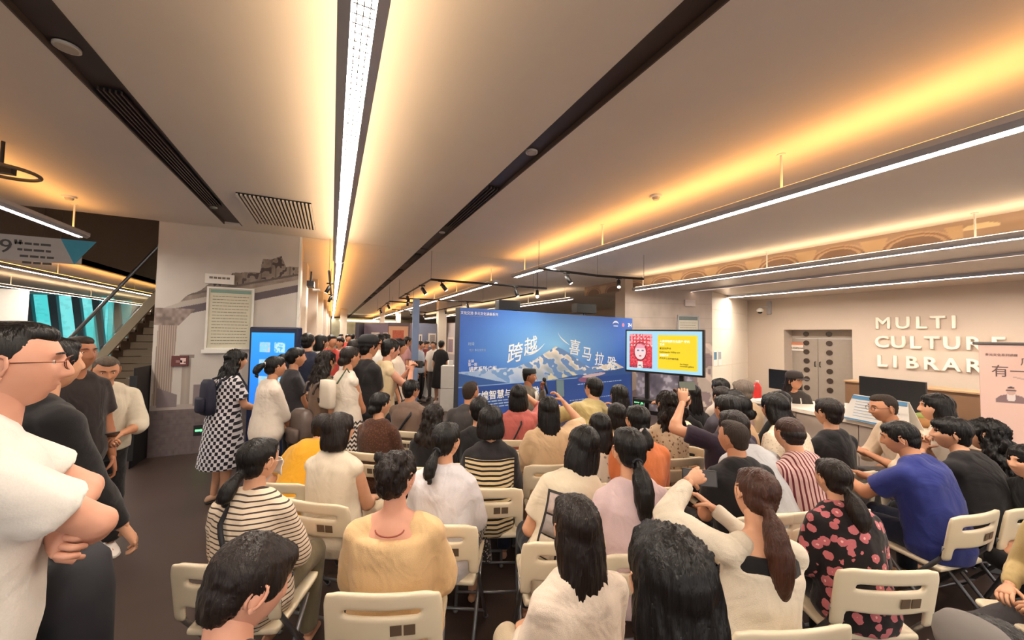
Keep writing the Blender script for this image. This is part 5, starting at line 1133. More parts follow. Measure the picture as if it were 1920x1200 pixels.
# ================================================================== the people
def C(*a, **k): return cloth(*a, **k)
WH = C('white cotton', (232, 226, 218)); BLK = C('black cotton', (30, 28, 30)); NAVY = C('navy cotton', (32, 36, 56)); CREAM = C('cream linen', (222, 204, 176)); SHEER = C('beige sheer blouse', (222, 186, 138), fold=.8)
JEAN = C('dark trousers', (34, 34, 40)); BEIGE = C('beige trousers', (196, 178, 152)); GREYT = C('grey trousers', (92, 88, 88)); OLIVE = C('olive trousers', (120, 108, 84)); DENIM = C('light denim', (120, 136, 156))
WSH = (plain('white shoe', (224, 212, 204), .6), plain('shoe sole', (232, 226, 216), .6)); BSH = (plain('black shoe', (28, 26, 27), .5), plain('dark sole', (50, 46, 44), .6)); PSH = (plain('nude shoe', (200, 160, 130), .5), plain('dark sole', (50, 46, 44), .6))
BAGB = plain('black bag fabric', (26, 26, 34), .7, bump=.2)
D = {}
# ---- standing, left edge
D['tee'] = person('man with thin glasses in a white T-shirt, arms folded, at the left edge', 22, 682, D=1.04, pose='stand', az=62, sex='m', s=1, b=1.08, lean=2, bend=6, hyaw=8, hpitch=2, hair=('fade', 'black'), top=WH, bottom=JEAN, sleeve='short', hem=-.16, Rw=(-.05, .21, 1.03), Lw=(.06, .17, 1.12), Rp=(.25, 1, -.7), Lp=(-.25, 1, -.7), det=0, face=True, curl=70, skin='rosy', Rd=(-1, .05, .1), Ld=(1, .1, .1))
glasses(D['tee'], plain('glasses bronze', (110, 60, 40), .35, .6))
D['polo'] = person('man seen from behind in a black pullover and beige trousers beside the man with glasses', 96, 680, D=1.62, pose='stand', az=38, sex='m', b=1.14, hair=('short', 'black'), top=BLK, bottom=BEIGE, sleeve='long', hem=-.06, Rw=(.25, .22, .86), Lw=(-.2, .25, .95), det=0, lean=2, bend=8)
D['blur'] = person('man with shaved temples in dark patterned uniform behind the man on his phone', 148, 662, D=2.5, pose='stand', az=120, sex='m', hair=('fade', 'soft'), top=C('dark uniform', (44, 36, 36)), bottom=JEAN, sleeve='short', det=1, face=True, skin='tan', shoes=BSH)
D['phoneman'] = person('grey-haired man in a white short-sleeved shirt and black trousers looking down at his phone', 199, 694, D=2.82, pose='stand', az=150, sex='m', b=1.0, lean=3, bend=10, hpitch=20, hair=('fade', 'salt'), top=C('white shirt', (220, 210, 190)), bottom=BLK, sleeve='elbow', hem=-.02, Rw=(.05, .30, 1.04), Lw=(-.06, .32, 1.06), Rp=(1, -.5, -1), Lp=(-1, -.5, -1), det=0, face=True, shoes=WSH, skin='mid', curl=45, feet=.03)
g = G(); g.box((-.17, -.13, .995), (.17, .15, 1.03)); g.rings([[Vector((math.cos(q)*.178, math.sin(q)*.135, z_)) for q in [2*math.pi*k/24 for k in range(24)]] for z_ in (.965, 1.0)])
g = G(); g.rings([[Vector((math.cos(q)*.185, -.0+math.sin(q)*.142+.01, z_))*D['phoneman']['s'] for q in [2*math.pi*k/24 for k in range(24)]] for z_ in (.925, .965)]); g.build('belt', plain('brown belt', (110, 62, 40), .4), D['phoneman']['root'], True)
# ---- standing line
D['dress'] = person('woman with big curly dark hair in a black and white checked dress with a backpack', 444, 675, D=3.9, pose='stand', az=58, b=1.0, hair=('wavy', 'black', .30), top=C('checked dress', (222, 218, 224), 'check', (34, 32, 42), 1.0), bkind='dress', sleeve='short', Rw=(.06, .34, .98), Lw=(-.04, .34, 1.0), det=0, face=True, shoes=PSH, lean=3, bend=8, hpitch=4)
D['wtee'] = person('woman with navy-black ponytail in a white T-shirt standing in front of the kiosk', 517, 688, D=3.55, pose='stand', az=62, hair=('pony', 'black', .14), top=C('white T-shirt', (226, 214, 200)), bottom=C('pale trousers', (196, 188, 180)), sleeve='elbow', Rw=(.02, .26, .84), Lw=(-.06, .24, .82), det=0, face=True, shoes=WSH, skin='mid', lean=1, bend=6)
D['dtee'] = person('woman with tied hair in a charcoal T-shirt behind the white T-shirt woman', 556, 670, D=4.05, pose='stand', az=68, hair=('pony', 'black', .2), top=C('charcoal tee', (52, 50, 54)), bottom=JEAN, sleeve='short', Rw=(.03, .24, .80), det=1, face=True, shoes=WSH, skin='mid')
D['navyback'] = person('man seen from behind in a navy polo shirt in front of the corridor', 577, 641, D=5.0, pose='stand', az=15, sex='m', b=1.12, hair=('short', 'black'), top=NAVY, bottom=JEAN, det=1, shoes=BSH)
D['brownhair'] = person('woman with very long brown wavy hair and a backpack in the standing line', 613, 678, D=3.75, pose='stand', az=62, hair=('wavy', 'dark', .40), top=C('dull brown top', (120, 96, 78)), bottom=BLK, det=0, face=True, shoes=WSH, skin='mid')
D['vest'] = person('woman in a white sleeveless top and zigzag skirt with hair pinned up', 657, 670, D=3.75, pose='stand', az=62, hair=('lowbun', 'dark'), top=C('white vest', (228, 216, 200)), bottom=C('zigzag skirt', (220, 208, 196), 'zigzag', (46, 40, 40)), bkind='skirt', sleeve='none', Rw=(.02, .26, .84), Lw=(-.04, .26, .86), det=0, face=True, shoes=WSH, skin='mid')
D['cap'] = person('man in black uniform and black cap standing with hands clasped', 692, 651, D=4.0, pose='stand', az=62, sex='m', b=1.08, hair=('short', 'black'), top=C('black uniform', (34, 32, 34)), bottom=BLK, Rw=(.02, .2, .86), Lw=(-.04, .2, .86), det=0, face=True, shoes=BSH, skin='mid')
D['camera'] = person('woman with cropped dark hair in a cream tank top holding up a camera', 733, 655, D=4.15, pose='stand', az=75, hair=('short', 'black'), top=C('cream tank', (222, 200, 160)), bottom=DENIM, sleeve='none', Rw=(.06, .34, 1.34), Lw=(-.02, .34, 1.32), Rp=(.6, -.2, -1), Lp=(-.6, -.2, -1), det=0, face=True, shoes=WSH, skin='rosy', hpitch=8, lean=4, bend=8)
D['wshirt'] = person('young man in a white shirt standing behind the woman with pinned hair', 667, 653, D=4.7, pose='stand', az=60, sex='m', hair=('short', 'dark'), top=WH, bottom=JEAN, det=1, face=True, skin='mid')
far = [(603, 642, 5.8, 70, ('bob', 'black'), WH, 'visitor with bobbed hair and pale top behind the navy polo man'), (622, 640, 6.6, 150, ('short', 'black'), C('red tee', (190, 70, 60)), 'visitor in a red top in the corridor crowd'), (637, 642, 7.4, 200, ('mop', 'dark'), WH, 'visitor in white facing us in the corridor crowd'), (653, 634, 11, 170, ('short', 'black'), C('red tee', (190, 70, 60)), 'small distant visitor in red deep in the corridor'), (662, 632, 14, 20, ('short', 'black'), WH, 'small distant visitor in white deep in the corridor'), (640, 631, 16, 100, ('short', 'black'), BLK, 'small distant visitor in black at the corridor far end'),
       (712, 640, 6.0, 80, ('short', 'black'), WH, 'visitor in white behind the man in the black cap'), (723, 637, 6.9, 60, ('bun', 'black'), BLK, 'visitor with hair bun behind the woman with the camera'), (700, 640, 7.6, 120, ('short', 'dark'), NAVY, 'visitor in navy behind the black cap man'),
       (749, 650, 5.3, 100, ('long', 'black', .3), C('cream blouse', (220, 206, 190)), 'long-haired visitor in cream reaching toward the blue post'), (765, 640, 8.8, 90, ('short', 'dark'), C('dull pink top', (190, 140, 140)), 'visitor in pink between the camera woman and blue post'),
       (789, 647, 9.4, 130, ('short', 'black'), C('pale blue top', (170, 180, 190)), 'visitor in pale blue just right of the blue post'), (800, 646, 10.2, 160, ('mop', 'dark'), C('maroon top', (120, 60, 56)), 'visitor in maroon bending by the tall pedestal'), (813, 647, 9.8, 215, ('short', 'black'), WH, 'visitor in white with backpack leaning at the tall pedestal')]
for i, (px, py, DD, az_, hr, tp, lb) in enumerate(far):
    person(lb, px, py, D=DD, pose='stand', az=az_, sex='fm'[i % 2], hair=hr, top=tp, bottom=[JEAN, GREYT, BLK][i % 3], det=2, shoes=BSH, skin='mid')
D['blackdress'] = person('woman in a knee-length black dress standing beyond the tall pedestal', 828, 646, D=9.4, pose='stand', az=40, hair=('short', 'black'), top=BLK, bkind='dress', det=2, shoes=WSH, skin='mid')
D['red_girl'] = person('visitor in a striped top bending over beside the blue post', 796, 668, D=10.0, pose='stand', az=250, lean=30, bend=20, s=.95, hair=('bob', 'black'), top=C('striped kid top', (220, 190, 170), 'stripe_h', (160, 60, 50), .6), bottom=BEIGE, det=2, skin='mid') if False else None
# ---- speaker and staff
D['speaker'] = person('speaker in a black cap, grey jacket and white shirt holding a microphone', 993, 706, D=5.3, pose='sit', az=140, sex='m', s=1.0, lean=0, bend=3, hyaw=-20, hair=('fade', 'black'), top=C('grey tweed jacket', (112, 104, 92), fold=.6), bottom=GREYT, sleeve='long', Lw=(.03, .21, -.16, 1), Lp=(-.5, -.1, -1), Rw=(.14, .28, .70), det=0, face=True, skin='tan', shoes=BSH, Ld=(0.3, .2, 1), curl=70)
D['staff'] = person('staff woman with cap-like dark fringe and lanyard behind the reception desk', 1490, 714, D=5.1, pose='sit', az=230, lean=4, bend=10, hyaw=-35, hair=('long', 'dark', .24), top=C('dark cardigan', (60, 54, 50)), sleeve='long', bottom=JEAN, det=1, face=True, skin='mid', s=.97)
# ---- audience
def A(k, *a, **kw): D[k] = person(*a, **kw); return D[k]
A('nearman', 'dark-haired man looking down at his phone, nearest the camera at lower left', 470, 1092, D=0.95, sex='m', hair=('short', 'dark'), top=C('dark tee near', (46, 42, 44)), bottom=OLIVE, az=32, hyaw=30, hpitch=26, lean=2, bend=14, det=0, face=True, skin='rosy', Rw=(.12, .34, .68), Lw=(.0, .36, .68), Hscale=1.07)
A('beige', 'woman in a sheer beige blouse with hair clipped up high, centre-left foreground', 745, 893, D=1.60, hair=('clip', 'dark'), top=SHEER, bottom=C('beige skirt', (214, 190, 150)), sleeve='loose', b=1.16, det=0, lean=-4, bend=4, skin='rosy', hyaw=14, htilt=-3, s=1.02, neck=.452)
A('longh', 'woman with long straight black hair over a white collared shirt, front foreground', 1077, 985, D=1.28, az=4, hair=('long', 'dark', .36), top=C('white collared shirt', (226, 208, 190), fold=.8), bottom=BEIGE, sleeve='long', det=0, lean=-2, bend=8, b=1.0)
A('bighair', 'person whose wide black hair fills the bottom centre foreground', 1252, 1085, D=.86, hair=('long', 'black', .42), top=BLK, bottom=JEAN, sleeve='short', det=0, az=18, Hscale=1.02, lean=0, bend=8)
A('cardi', 'woman with auburn ponytail in a cream cardigan raising a phone', 1415, 925, D=1.55, az=20, hair=('lowpony', 'brown', .34), top=C('cream cardigan', (228, 216, 196), fold=.9), bottom=BLK, sleeve='long', det=0, lean=0, bend=12, side=6, hyaw=8, hpitch=6, htilt=8, Lw=(-.20, .20, -.02, 1), Lp=(-1, -.2, -.35), Rw=(.02, .34, -.22, 1), Rp=(.8, -.3, -.8), face=True, skin='light', curl=55, Ld=(.9, .35, .2), neck=.425)
A('floral', 'woman with low ponytail in a black floral blouse, right foreground', 1560, 895, D=1.9, az=26, hair=('lowpony', 'dark', .20), top=C('floral blouse', (30, 24, 26), 'floral', (196, 110, 116)), bottom=BLK, sleeve='elbow', b=1.08, det=0, lean=4, bend=12)
A('stripeL', 'woman in a cream striped T-shirt with black bag strap and face mask, left foreground', 487, 862, D=1.8, az=24, hair=('lowpony', 'black', .12), top=C('cream stripe tee', (226, 208, 184), 'stripe_h', (70, 56, 52), 1.15), bottom=OLIVE, sleeve='elbow', det=0, b=1.08, lean=-2, bend=8, hyaw=18, face=True, skin='light')
strap(D['stripeL'], BAGB, a=(.40, -.07), b_=(.0, .12))
A('sleeveless', 'woman with brown bob and glasses in a white sleeveless blouse', 637, 806, D=2.36, az=38, hair=('bob', 'dark', .12), top=C('white sleeveless blouse', (226, 212, 190)), bottom=BEIGE, sleeve='none', b=1.12, det=0, hyaw=22, face=True, skin='light')
glasses(D['sleeveless'], M_black)
A('yellow', 'person in a mustard yellow top bending forward behind the brown bob woman', 606, 800, D=2.95, az=30, hair=('short', 'dark'), top=C('mustard top', (214, 156, 34)), bottom=OLIVE, lean=26, bend=20, b=1.05, det=1)
A('whpony', 'woman in a white shirt with a thick low ponytail', 838, 826, D=2.15, az=30, hair=('lowpony', 'black', .16), top=C('crisp white shirt', (222, 218, 222), fold=.8), bottom=C('speckled skirt', (60, 54, 52), 'speckle', (190, 180, 168)), sleeve='elbow', bkind='skirt', b=1.06, det=0, hyaw=20, face=True, lean=-4, bend=10)
A('blackstripe', 'woman in a black top with a cream striped back panel and bobbed hair', 920, 790, D=2.6, az=24, hair=('bob', 'black', .11), top=C('black striped back', (226, 204, 160), 'stripe_block', (36, 32, 34)), bottom=NAVY, sleeve='elbow', det=0, b=1.0)
A('photoT', 'woman with black bob in a white T-shirt printed with photographs', 1092, 836, D=2.1, az=20, hair=('bob', 'black', .14), top=C('white photo tee', (230, 214, 188)), bottom=JEAN, sleeve='short', det=0, b=1.12, lean=2, bend=12, hpitch=4, side=14)
A('lilac', 'woman in a pale lilac hooded top with a long black ponytail', 1178, 842, D=1.92, az=18, hair=('lowpony', 'black', .26), top=C('pale lilac hoodie', (222, 196, 198), fold=.9), bottom=C('dark floral skirt', (40, 44, 60), 'speckle', (120, 60, 70)), sleeve='long', det=0, b=1.02, bkind='skirt')
A('orange', 'woman in an orange T-shirt with hair tied in a grey clip', 1195, 788, D=2.65, az=20, hair=('lowpony', 'black', .12), top=C('orange tee', (214, 122, 74)), bottom=NAVY, sleeve='elbow', det=0, b=1.18)
A('fade', 'man with a cropped fade haircut in a black T-shirt', 1374, 820, D=2.35, az=16, sex='m', hair=('fade', 'soft'), top=BLK, bottom=BLK, det=0, b=1.08, hyaw=-14, skin='mid', lean=0, bend=12)
A('bald', 'balding man in a maroon and cream striped shirt', 1478, 812, D=2.5, az=16, sex='m', s=.96, hair=('balding', 'dark'), top=C('maroon stripe shirt', (206, 170, 164), 'stripe_v', (104, 40, 48)), bottom=GREYT, sleeve='elbow', det=0, b=.95, lean=6, bend=14, hpitch=8)
A('blue', 'man in a royal blue T-shirt holding a phone in his lap', 1686, 820, D=2.5, az=10, sex='m', hair=('short', 'black'), top=C('royal blue tee', (44, 54, 124)), bottom=NAVY, sleeve='short', det=0, b=1.1, hyaw=-30, hpitch=14, lean=4, bend=20, face=True, skin='mid', Lw=(-.1, .5, .84), Rw=(.04, .5, .84))
A('blk', 'woman in a black top resting her chin on her hand beside the blue T-shirt man', 1782, 812, D=2.6, az=12, hair=('mop', 'black'), top=BLK, bottom=JEAN, sleeve='elbow', det=0, b=1.12, hyaw=-40, lean=8, bend=14, face=True, Lw=(-.02, .15, -.17, 1), Rw=(.03, .15, -.17, 1), Lp=(-.3, .2, -1), Rp=(.3, .2, -1), curl=75, s=1.0)
A('curly', 'woman with very full curly black hair, right of the chin-resting woman', 1848, 815, D=2.7, az=14, hair=('wavy', 'black', .32), top=BLK, bottom=JEAN, sleeve='long', det=0, b=1.0, lean=0, bend=8, Hscale=1.12, hyaw=-20)
A('whman', 'man with glasses in a cream T-shirt turned sideways in front of the desk', 1655, 764, D=3.3, az=-50, sex='m', hair=('fade', 'soft'), top=C('cream tee', (222, 200, 172)), bottom=GREYT, sleeve='elbow', det=0, b=1.0, hyaw=-4, hpitch=8, face=True, skin='mid', Lw=(-.05, .4, .76), Rw=(.1, .4, .76), lean=12, bend=14)
glasses(D['whman'], M_black)
A('blkshort', 'woman with short layered hair in a black T-shirt before the desk', 1552, 772, D=3.0, az=14, hair=('short', 'dark'), top=BLK, bottom=JEAN, sleeve='short', det=0, b=1.0)
A('lace', 'woman with black bob in a white lace shirt', 1451, 764, D=3.12, az=14, hair=('bob', 'black', .13), top=C('white lace', (226, 210, 186), 'lace', (196, 178, 156)), bottom=BEIGE, sleeve='elbow', det=1, b=1.0, lean=14, bend=12)
A('shawl', 'person in a black shawl in front of the white lace shirt woman', 1462, 752, D=3.75, az=12, hair=('short', 'black'), top=C('black shawl', (20, 19, 20)), bottom=BLK, sleeve='loose', det=1, b=1.05)
A('veil', 'woman with smooth long black hair close to the desk', 1754, 764, D=3.15, az=5, hair=('long', 'black', .26), top=C('cream blouse', (220, 206, 190)), bottom=BEIGE, sleeve='elbow', det=0, hyaw=-40, face=True)
A('khaki', 'man in a khaki shirt turned to his left in the front row', 1112, 728, D=4.0, az=0, daz=0, sex='m', hair=('short', 'black'), top=C('khaki shirt', (190, 172, 118), fold=.8), bottom=OLIVE, sleeve='elbow', det=0, b=1.18, lean=8, bend=8, side=14, htilt=-6, Lw=(-.26, .30, -.25, 1), Lp=(-1, -.2, -.4))
A('front', 'woman with long smooth black hair in the front row before the backdrop corner', 1160, 742, D=3.75, hair=('long', 'black', .36), top=BLK, bottom=JEAN, det=1, Rw=(.14, .28, -.2, 1), Rp=(1, -.3, -.8))
A('bunhead', 'woman with loose dark hair and beige floral top behind the smooth-haired woman', 1156, 778, D=3.15, hair=('bob', 'black', .12), top=C('beige floral top', (214, 190, 160), 'blotch', (150, 120, 110)), bottom=BEIGE, sleeve='puff', det=1)
A('floralgrey', 'woman with long black hair in a grey floral top', 1124, 800, D=2.72, hair=('long', 'black', .22), top=C('grey floral', (200, 186, 170), 'blotch', (120, 112, 108)), bottom=BEIGE, sleeve='short', det=1)
A('straight', 'woman with waist-long straight black hair in a beige dress photographing with her phone', 1028, 768, D=3.05, hair=('long', 'black', .42), top=C('beige dress top', (220, 188, 150), fold=.8), bottom=BEIGE, sleeve='puff', det=0, Rw=(.20, .26, .02, 1), Rp=(1, -.3, -.8), bkind='skirt')
A('pink', 'woman in a rose pink shirt with shoulder-length hair and dark strap', 972, 742, D=3.7, hair=('bob', 'black', .15), top=C('rose pink shirt', (192, 104, 98)), bottom=C('wine skirt', (92, 40, 44)), sleeve='elbow', det=0, b=1.1, bkind='skirt', Rw=(.10, .28, -.03, 1), Rp=(1, -.2, -.7))
strap(D['pink'], BAGB, a=(.40, .02), b_=(.1, -.14), w=.008)
A('greyman', 'man with cropped hair in a dark grey T-shirt in the front row', 883, 735, D=3.8, sex='m', hair=('fade', 'soft'), top=C('dark grey tee', (70, 66, 66)), bottom=JEAN, det=0, b=1.1, hyaw=20, face=True, skin='mid')
A('between', 'person with short black hair squeezed behind the dark grey T-shirt man', 899, 768, D=3.05, hair=('short', 'black'), top=BLK, bottom=JEAN, det=1, sleeve='long')
A('fl', 'woman with wide wavy dark hair in a beige floral dress', 1250, 758, D=3.25, hair=('wavy', 'dark', .24), top=C('beige floral dress', (212, 190, 160), 'blotch', (140, 110, 84), 1.3), bottom=BEIGE, bkind='skirt', sleeve='short', det=0, b=1.05, Rw=(.16, .24, -.1, 1), Rp=(1, -.2, -.8))
A('bt', 'woman with long sleek hair in a black top near the screen stand', 1294, 740, D=3.85, az=10, hair=('long', 'black', .26), top=BLK, bottom=JEAN, sleeve='long', det=1)
A('clipgirl', 'woman with brown hair in a claw clip and mask, turned in profile', 1278, 750, D=3.62, az=60, hair=('clip', 'brown'), top=BLK, bottom=JEAN, det=1, face=True)
A('navyphone', 'woman in a deep purple top holding her phone up high', 1362, 768, D=2.9, az=14, hair=('lowpony', 'black', .16), top=C('deep purple top', (52, 42, 58)), bottom=JEAN, sleeve='short', det=0, b=1.1, Lw=(-.24, .20, .02, 1), Lp=(-1, -.2, -.7), Ld=(.2, .2, 1), curl=60)
A('sidebun', 'woman with a low side bun and bare neck beside the phone-raising woman', 1384, 765, D=3.2, az=-20, hair=('lowbun', 'black'), top=C('tan blouse', (206, 168, 128)), bottom=BEIGE, sleeve='short', det=1, face=True)
A('row1a', 'person with thick black hair in the front right group', 1350, 728, D=4.2, az=10, hair=('short', 'black'), top=C('pale stone top', (196, 180, 166)), bottom=JEAN, det=1)
A('row1b', 'second dark-haired person close behind the front right group', 1353, 745, D=3.7, az=12, hair=('short', 'dark'), top=C('slate top', (90, 86, 96)), bottom=JEAN, det=1)
A('greyhair', 'grey-haired person in a beige shirt with a thin strap', 1392, 732, D=4.1, az=10, sex='m', hair=('mop', 'grey'), top=C('beige shirt', (208, 178, 142)), bottom=BEIGE, det=1, b=1.05)
A('behindgrey', 'dark-haired person between the grey-haired one and the low bun', 1375, 752, D=3.6, az=10, hair=('mop', 'black'), top=C('muted mauve top', (150, 120, 120)), bottom=JEAN, det=1)
A('greytee', 'person in a pale grey T-shirt leaning forward behind the cropped-hair man', 1374, 800, D=2.62, az=14, hair=('short', 'dark'), top=C('pale grey tee', (186, 186, 188), fold=.8), bottom=JEAN, sleeve='short', det=1, b=1.15, lean=16, bend=20)
A('boy', 'young man in a taupe T-shirt with a crossbody strap, front row left end', 772, 731, D=3.95, az=40, sex='m', hair=('short', 'black'), top=C('taupe tee', (124, 102, 90)), bottom=BEIGE, det=0, hyaw=20, face=True, b=1.05, skin='mid')
strap(D['boy'], BAGB, a=(.41, .08), b_=(.1, -.14), w=.012)
A('bun', 'woman in a dark brown fuzzy top with her hair in a low bun', 714, 758, D=3.25, az=40, hair=('lowbun', 'black'), top=C('fuzzy brown top', (74, 46, 34), 'speckle', (96, 62, 46)), bottom=BLK, sleeve='elbow', det=0, hyaw=20, face=True, b=1.05)
A('darklong', 'woman with long dark brown hair in black between the boy and the white shirt woman', 813, 782, D=2.95, hair=('wavy', 'dark', .30), top=BLK, bottom=BLK, sleeve='long', det=1)
# ---- right edge
A('edgeblack', 'person in a black top with legs crossed and a sandal showing, at the right edge', 1925, 905, D=2.25, az=-60, hair=('bob', 'black', .14), top=BLK, bottom=BLK, sleeve='elbow', det=0, lean=12, bend=12, legs=(((-.02, .45, .56), (-.40, .36, .50)), ((-.13, .42, .46), (-.12, .40, .085))), Lw=(-.14, .34, .66), Rw=(-.02, .36, .66), s=.96, shoes=(plain('tan sandal', (190, 150, 90), .6), WSH[1]))
A('edgebeige', 'person in grey trousers and beige top with chunky sneakers, lower right corner', 1985, 1010, D=1.7, az=-62, hair=('long', 'dark', .3), top=C('pale khaki top', (196, 172, 120)), bottom=C('charcoal trousers', (66, 62, 64)), sleeve='long', det=0, lean=6, bend=10, shoes=(plain('chunky sneaker', (206, 188, 160), .7), WSH[1]), feet=.12, legs=(((.12, .52, .47), (.15, .66, .09)), ((-.10, .54, .47), (-.12, .70, .09))))
A('greycap', 'person in a grey baseball cap at the bottom right corner', 1862, 1250, D=0.88, az=-75, hair=('short', 'black'), top=BLK, bottom=JEAN, sleeve='short', det=0, lean=18, bend=26, hpitch=10)
P = D['cardi']; g = G(); s_ = P['s']
for ha, hb in ((.30, .455),):
    rr = []
    for h_, rx, ry, yo in TF:
        if .2 < h_ < .46:
            p_, X_, Y_ = P['fr'](h_); rr.append([p_+X_*math.cos(q)*(rx+.010)*s_+Y_*(math.sin(q)*(ry+.010)+yo)*s_ for q in [2*math.pi*k/18 for k in range(18)]])
    g.rings(rr)
queue(g, 'black_vest', BLK, P['root'], .011, 4)
flush_jobs()
# ================================================================== worn and carried things
def mh(P, *a): return P['MH'] @ (Vector(a)*P['HS'])
def hat(P, mat, kind='flat', brim=True, fwd=0):
    g = G(); M3 = P['MH'].to_3x3(); s = P['HS']
    if kind == 'flat':
        g.rings([[mh(P, .092*f*math.cos(q), -.005+.108*f*math.sin(q), z) for q in [2*math.pi*k/28 for k in range(28)]] for z, f in ((.048, .97), (.06, .98), (.108, .92), (.116, .8))])
    else:
        g.rings([[mh(P, .092*f*math.cos(q), -.008+fwd+(.11-fwd)*f*math.sin(q), z) for q in [2*math.pi*k/28 for k in range(28)]] for z, f in ((.04, 1), (.07, 1.02), (.10, .95), (.13, .7), (.142, .3))])
    o = g.build('cap', mat, P['root'], True)
    if brim:
        g = G(); pts = [mh(P, .085*math.cos(R(15+15*k)), .06+.13*math.sin(R(15+15*k)), .045-.012*math.sin(R(15+15*k))) for k in range(11)]; q = [p+M3 @ Vector((0, 0, -.007)) for p in pts]; n = len(pts)
        g.add(pts+q, [tuple(range(n)), tuple(range(2*n-1, n-1, -1))]+[(i, i+1, n+i+1, n+i) for i in range(n-1)]); g.build('peak', mat, o)
hat(D['speaker'], plain('black felt', (28, 32, 34), .8), 'flat', False)
hat(D['cap'], plain('black cap', (24, 23, 25), .8), 'ball')
hat(D['greycap'], plain('grey cap', (120, 114, 110), .8), 'ball', True, .05)
hat(D['staff'], plain('dark cap', (60, 52, 50), .8), 'ball')
def W(P, v): return P['M'] @ Vector(v)
def phone(P, nm, label, up=(0, 0, 1), scr=None, land=False, off=(0, .1, .03), yaw=0, cat='phone'):
    """a phone held at hand nm; screen toward its holder"""
    w_ = W(P, P['J']['w'+nm]+Vector(off)*P['s']); o = empty('phone', w_, P['root'].rotation_euler.z+R(yaw), label, cat); a, c = (.076, .155) if not land else (.155, .076)
    M = Matrix.Rotation(R(-12 if up[2] > .5 else -65), 4, 'X'); g = G(); g.box((-a/2, -.004, -c/2), (a/2, .004, c/2), M); bevel(g.build('body', plain('phone black', (20, 20, 24), .3), o), .003)
    g = G(); g.box((-a/2+.004, -.0052, -c/2+.004), (a/2-.004, -.0042, c/2-.004), M); g.build('screen', scr or plain('phone screen dark', (40, 38, 50), .1), o)
    return o
LIT = emis('phone screen lit', (120, 150, 150), .35); LITW = emis('phone screen white', (120, 112, 108), .2); LITG = emis('phone screen pale', (150, 150, 120), .25)
phone(D['phoneman'], 'L', 'dark phone held low by the grey-haired man', up=(0, 1, 0), off=(.06, .09, .02))
phone(D['straight'], 'R', 'phone showing the stage, held up by the waist-long hair woman', scr=LIT, off=(-.02, .06, .12))
phone(D['navyphone'], 'L', 'phone held up sideways by the woman in deep purple', scr=LITG, land=True, off=(.08, .05, .13))
phone(D['cardi'], 'L', 'phone raised sideways by the cream cardigan woman', scr=LITW, land=True, off=(.12, .10, -.02), yaw=-20)
phone(D['nearman'], 'R', 'dark phone in the hands of the nearest man', up=(0, 1, 0), off=(.0, .1, .05))
phone(D['blue'], 'R', 'phone with pale lit screen in the royal blue T-shirt man\'s hands', up=(0, 1, 0), scr=LITW, off=(-.03, .12, .05))
phone(D['front'], 'R', 'phone held beside the smooth-haired front row woman', off=(0, .04, .1))
o = empty('compact_camera', W(D['camera'], D['camera']['J']['wR']+Vector((-.03, .1, .06))), D['camera']['root'].rotation_euler.z, 'small black camera held up by the cream tank top woman', 'camera'); g = G(); g.box((-.07, -.02, -.04), (.07, .02, .04)); bevel(g.build('body', M_black, o), .006); g = G(); g.tube([(0, .02, 0), (0, .07, 0)], .03, 16); g.build('lens', M_black, o, True)
# microphone
P = D['speaker']; w_ = W(P, P['J']['wL']); o = empty('microphone', w_, P['root'].rotation_euler.z, 'black handheld microphone near the speaker\'s chin', 'microphone'); g = G(); g.tube([(.03, .09, -.06), (.03, .05, .10)], [.014, .019], 12); g.build('handle', M_black, o, True); g = G(); g.ell((.03, .042, .13), (.028, .028, .032), 14); g.build('grille', plain('mic grille', (48, 48, 50), .4, .6), o, True)
# speaker's white shirt front and lapels
g = G(); pts = []
for h_, hw in ((.46, .035), (.38, .06), (.28, .075), (.17, .08), (.05, .085)):
    row = [P['surf'](h_, x_, .016+.012, False) for x_ in (-hw, -hw/2, 0, hw/2, hw)]; pts.append(row)
g.add([p for r_ in pts for p in r_], [(k*5+i, k*5+i+1, k*5+i+6, k*5+i+5) for k in range(4) for i in range(4)]); so_ = g.build('shirt_front', WH, P['root'], True); mm = so_.modifiers.new('t', 'SOLIDIFY'); mm.thickness = .01
# lanyard of the staff woman
P = D['staff']; g = G()
for sg in (1, -1): g.tube([P['surf'](h_, sg*x_, .026, False) for h_, x_ in ((.46, .05), (.40, .055), (.3, .03), (.2, .005))], .007, 6)
g.box(*[tuple(P['surf'](.17, -.03, .03, False)), tuple(P['surf'](.09, .03, .036, False))]) if False else None
g.build('lanyard', M_white, P['root'])
# printed photographs on the back of the white T-shirt
P = D['photoT']; M_pb = plain('tee print black', (40, 36, 34), .8)
def patch(P, h0, h1, x0, x1, name, mat, off, parent=None, n=6):
    g = G(); V_ = []
    for i in range(n+1):
        for j in range(n+1): V_.append(P['surf'](h0+(h1-h0)*i/n, x0+(x1-x0)*j/n, off))
    g.add(V_, [(i*(n+1)+j, i*(n+1)+j+1, (i+1)*(n+1)+j+1, (i+1)*(n+1)+j) for i in range(n) for j in range(n)]); o = g.build(name, mat, parent or P['root'], True); mm = o.modifiers.new('t', 'SOLIDIFY'); mm.thickness = .006; mm.offset = 0; return o
o = patch(P, .10, .41, -.185, .075, 'back_print', M_pb, .038)
for r_ in range(3):
    for c_ in range(3):
        patch(P, .108+r_*.1, .108+r_*.1+.09, -.178+c_*.084, -.178+c_*.084+.075, 'photo', plain('tee photo %d' % ((r_+c_) % 3), ((196, 180, 160), (150, 140, 136), (176, 158, 150))[(r_+c_) % 3], .8, noise=.35, scale=40), .044, o, 3)
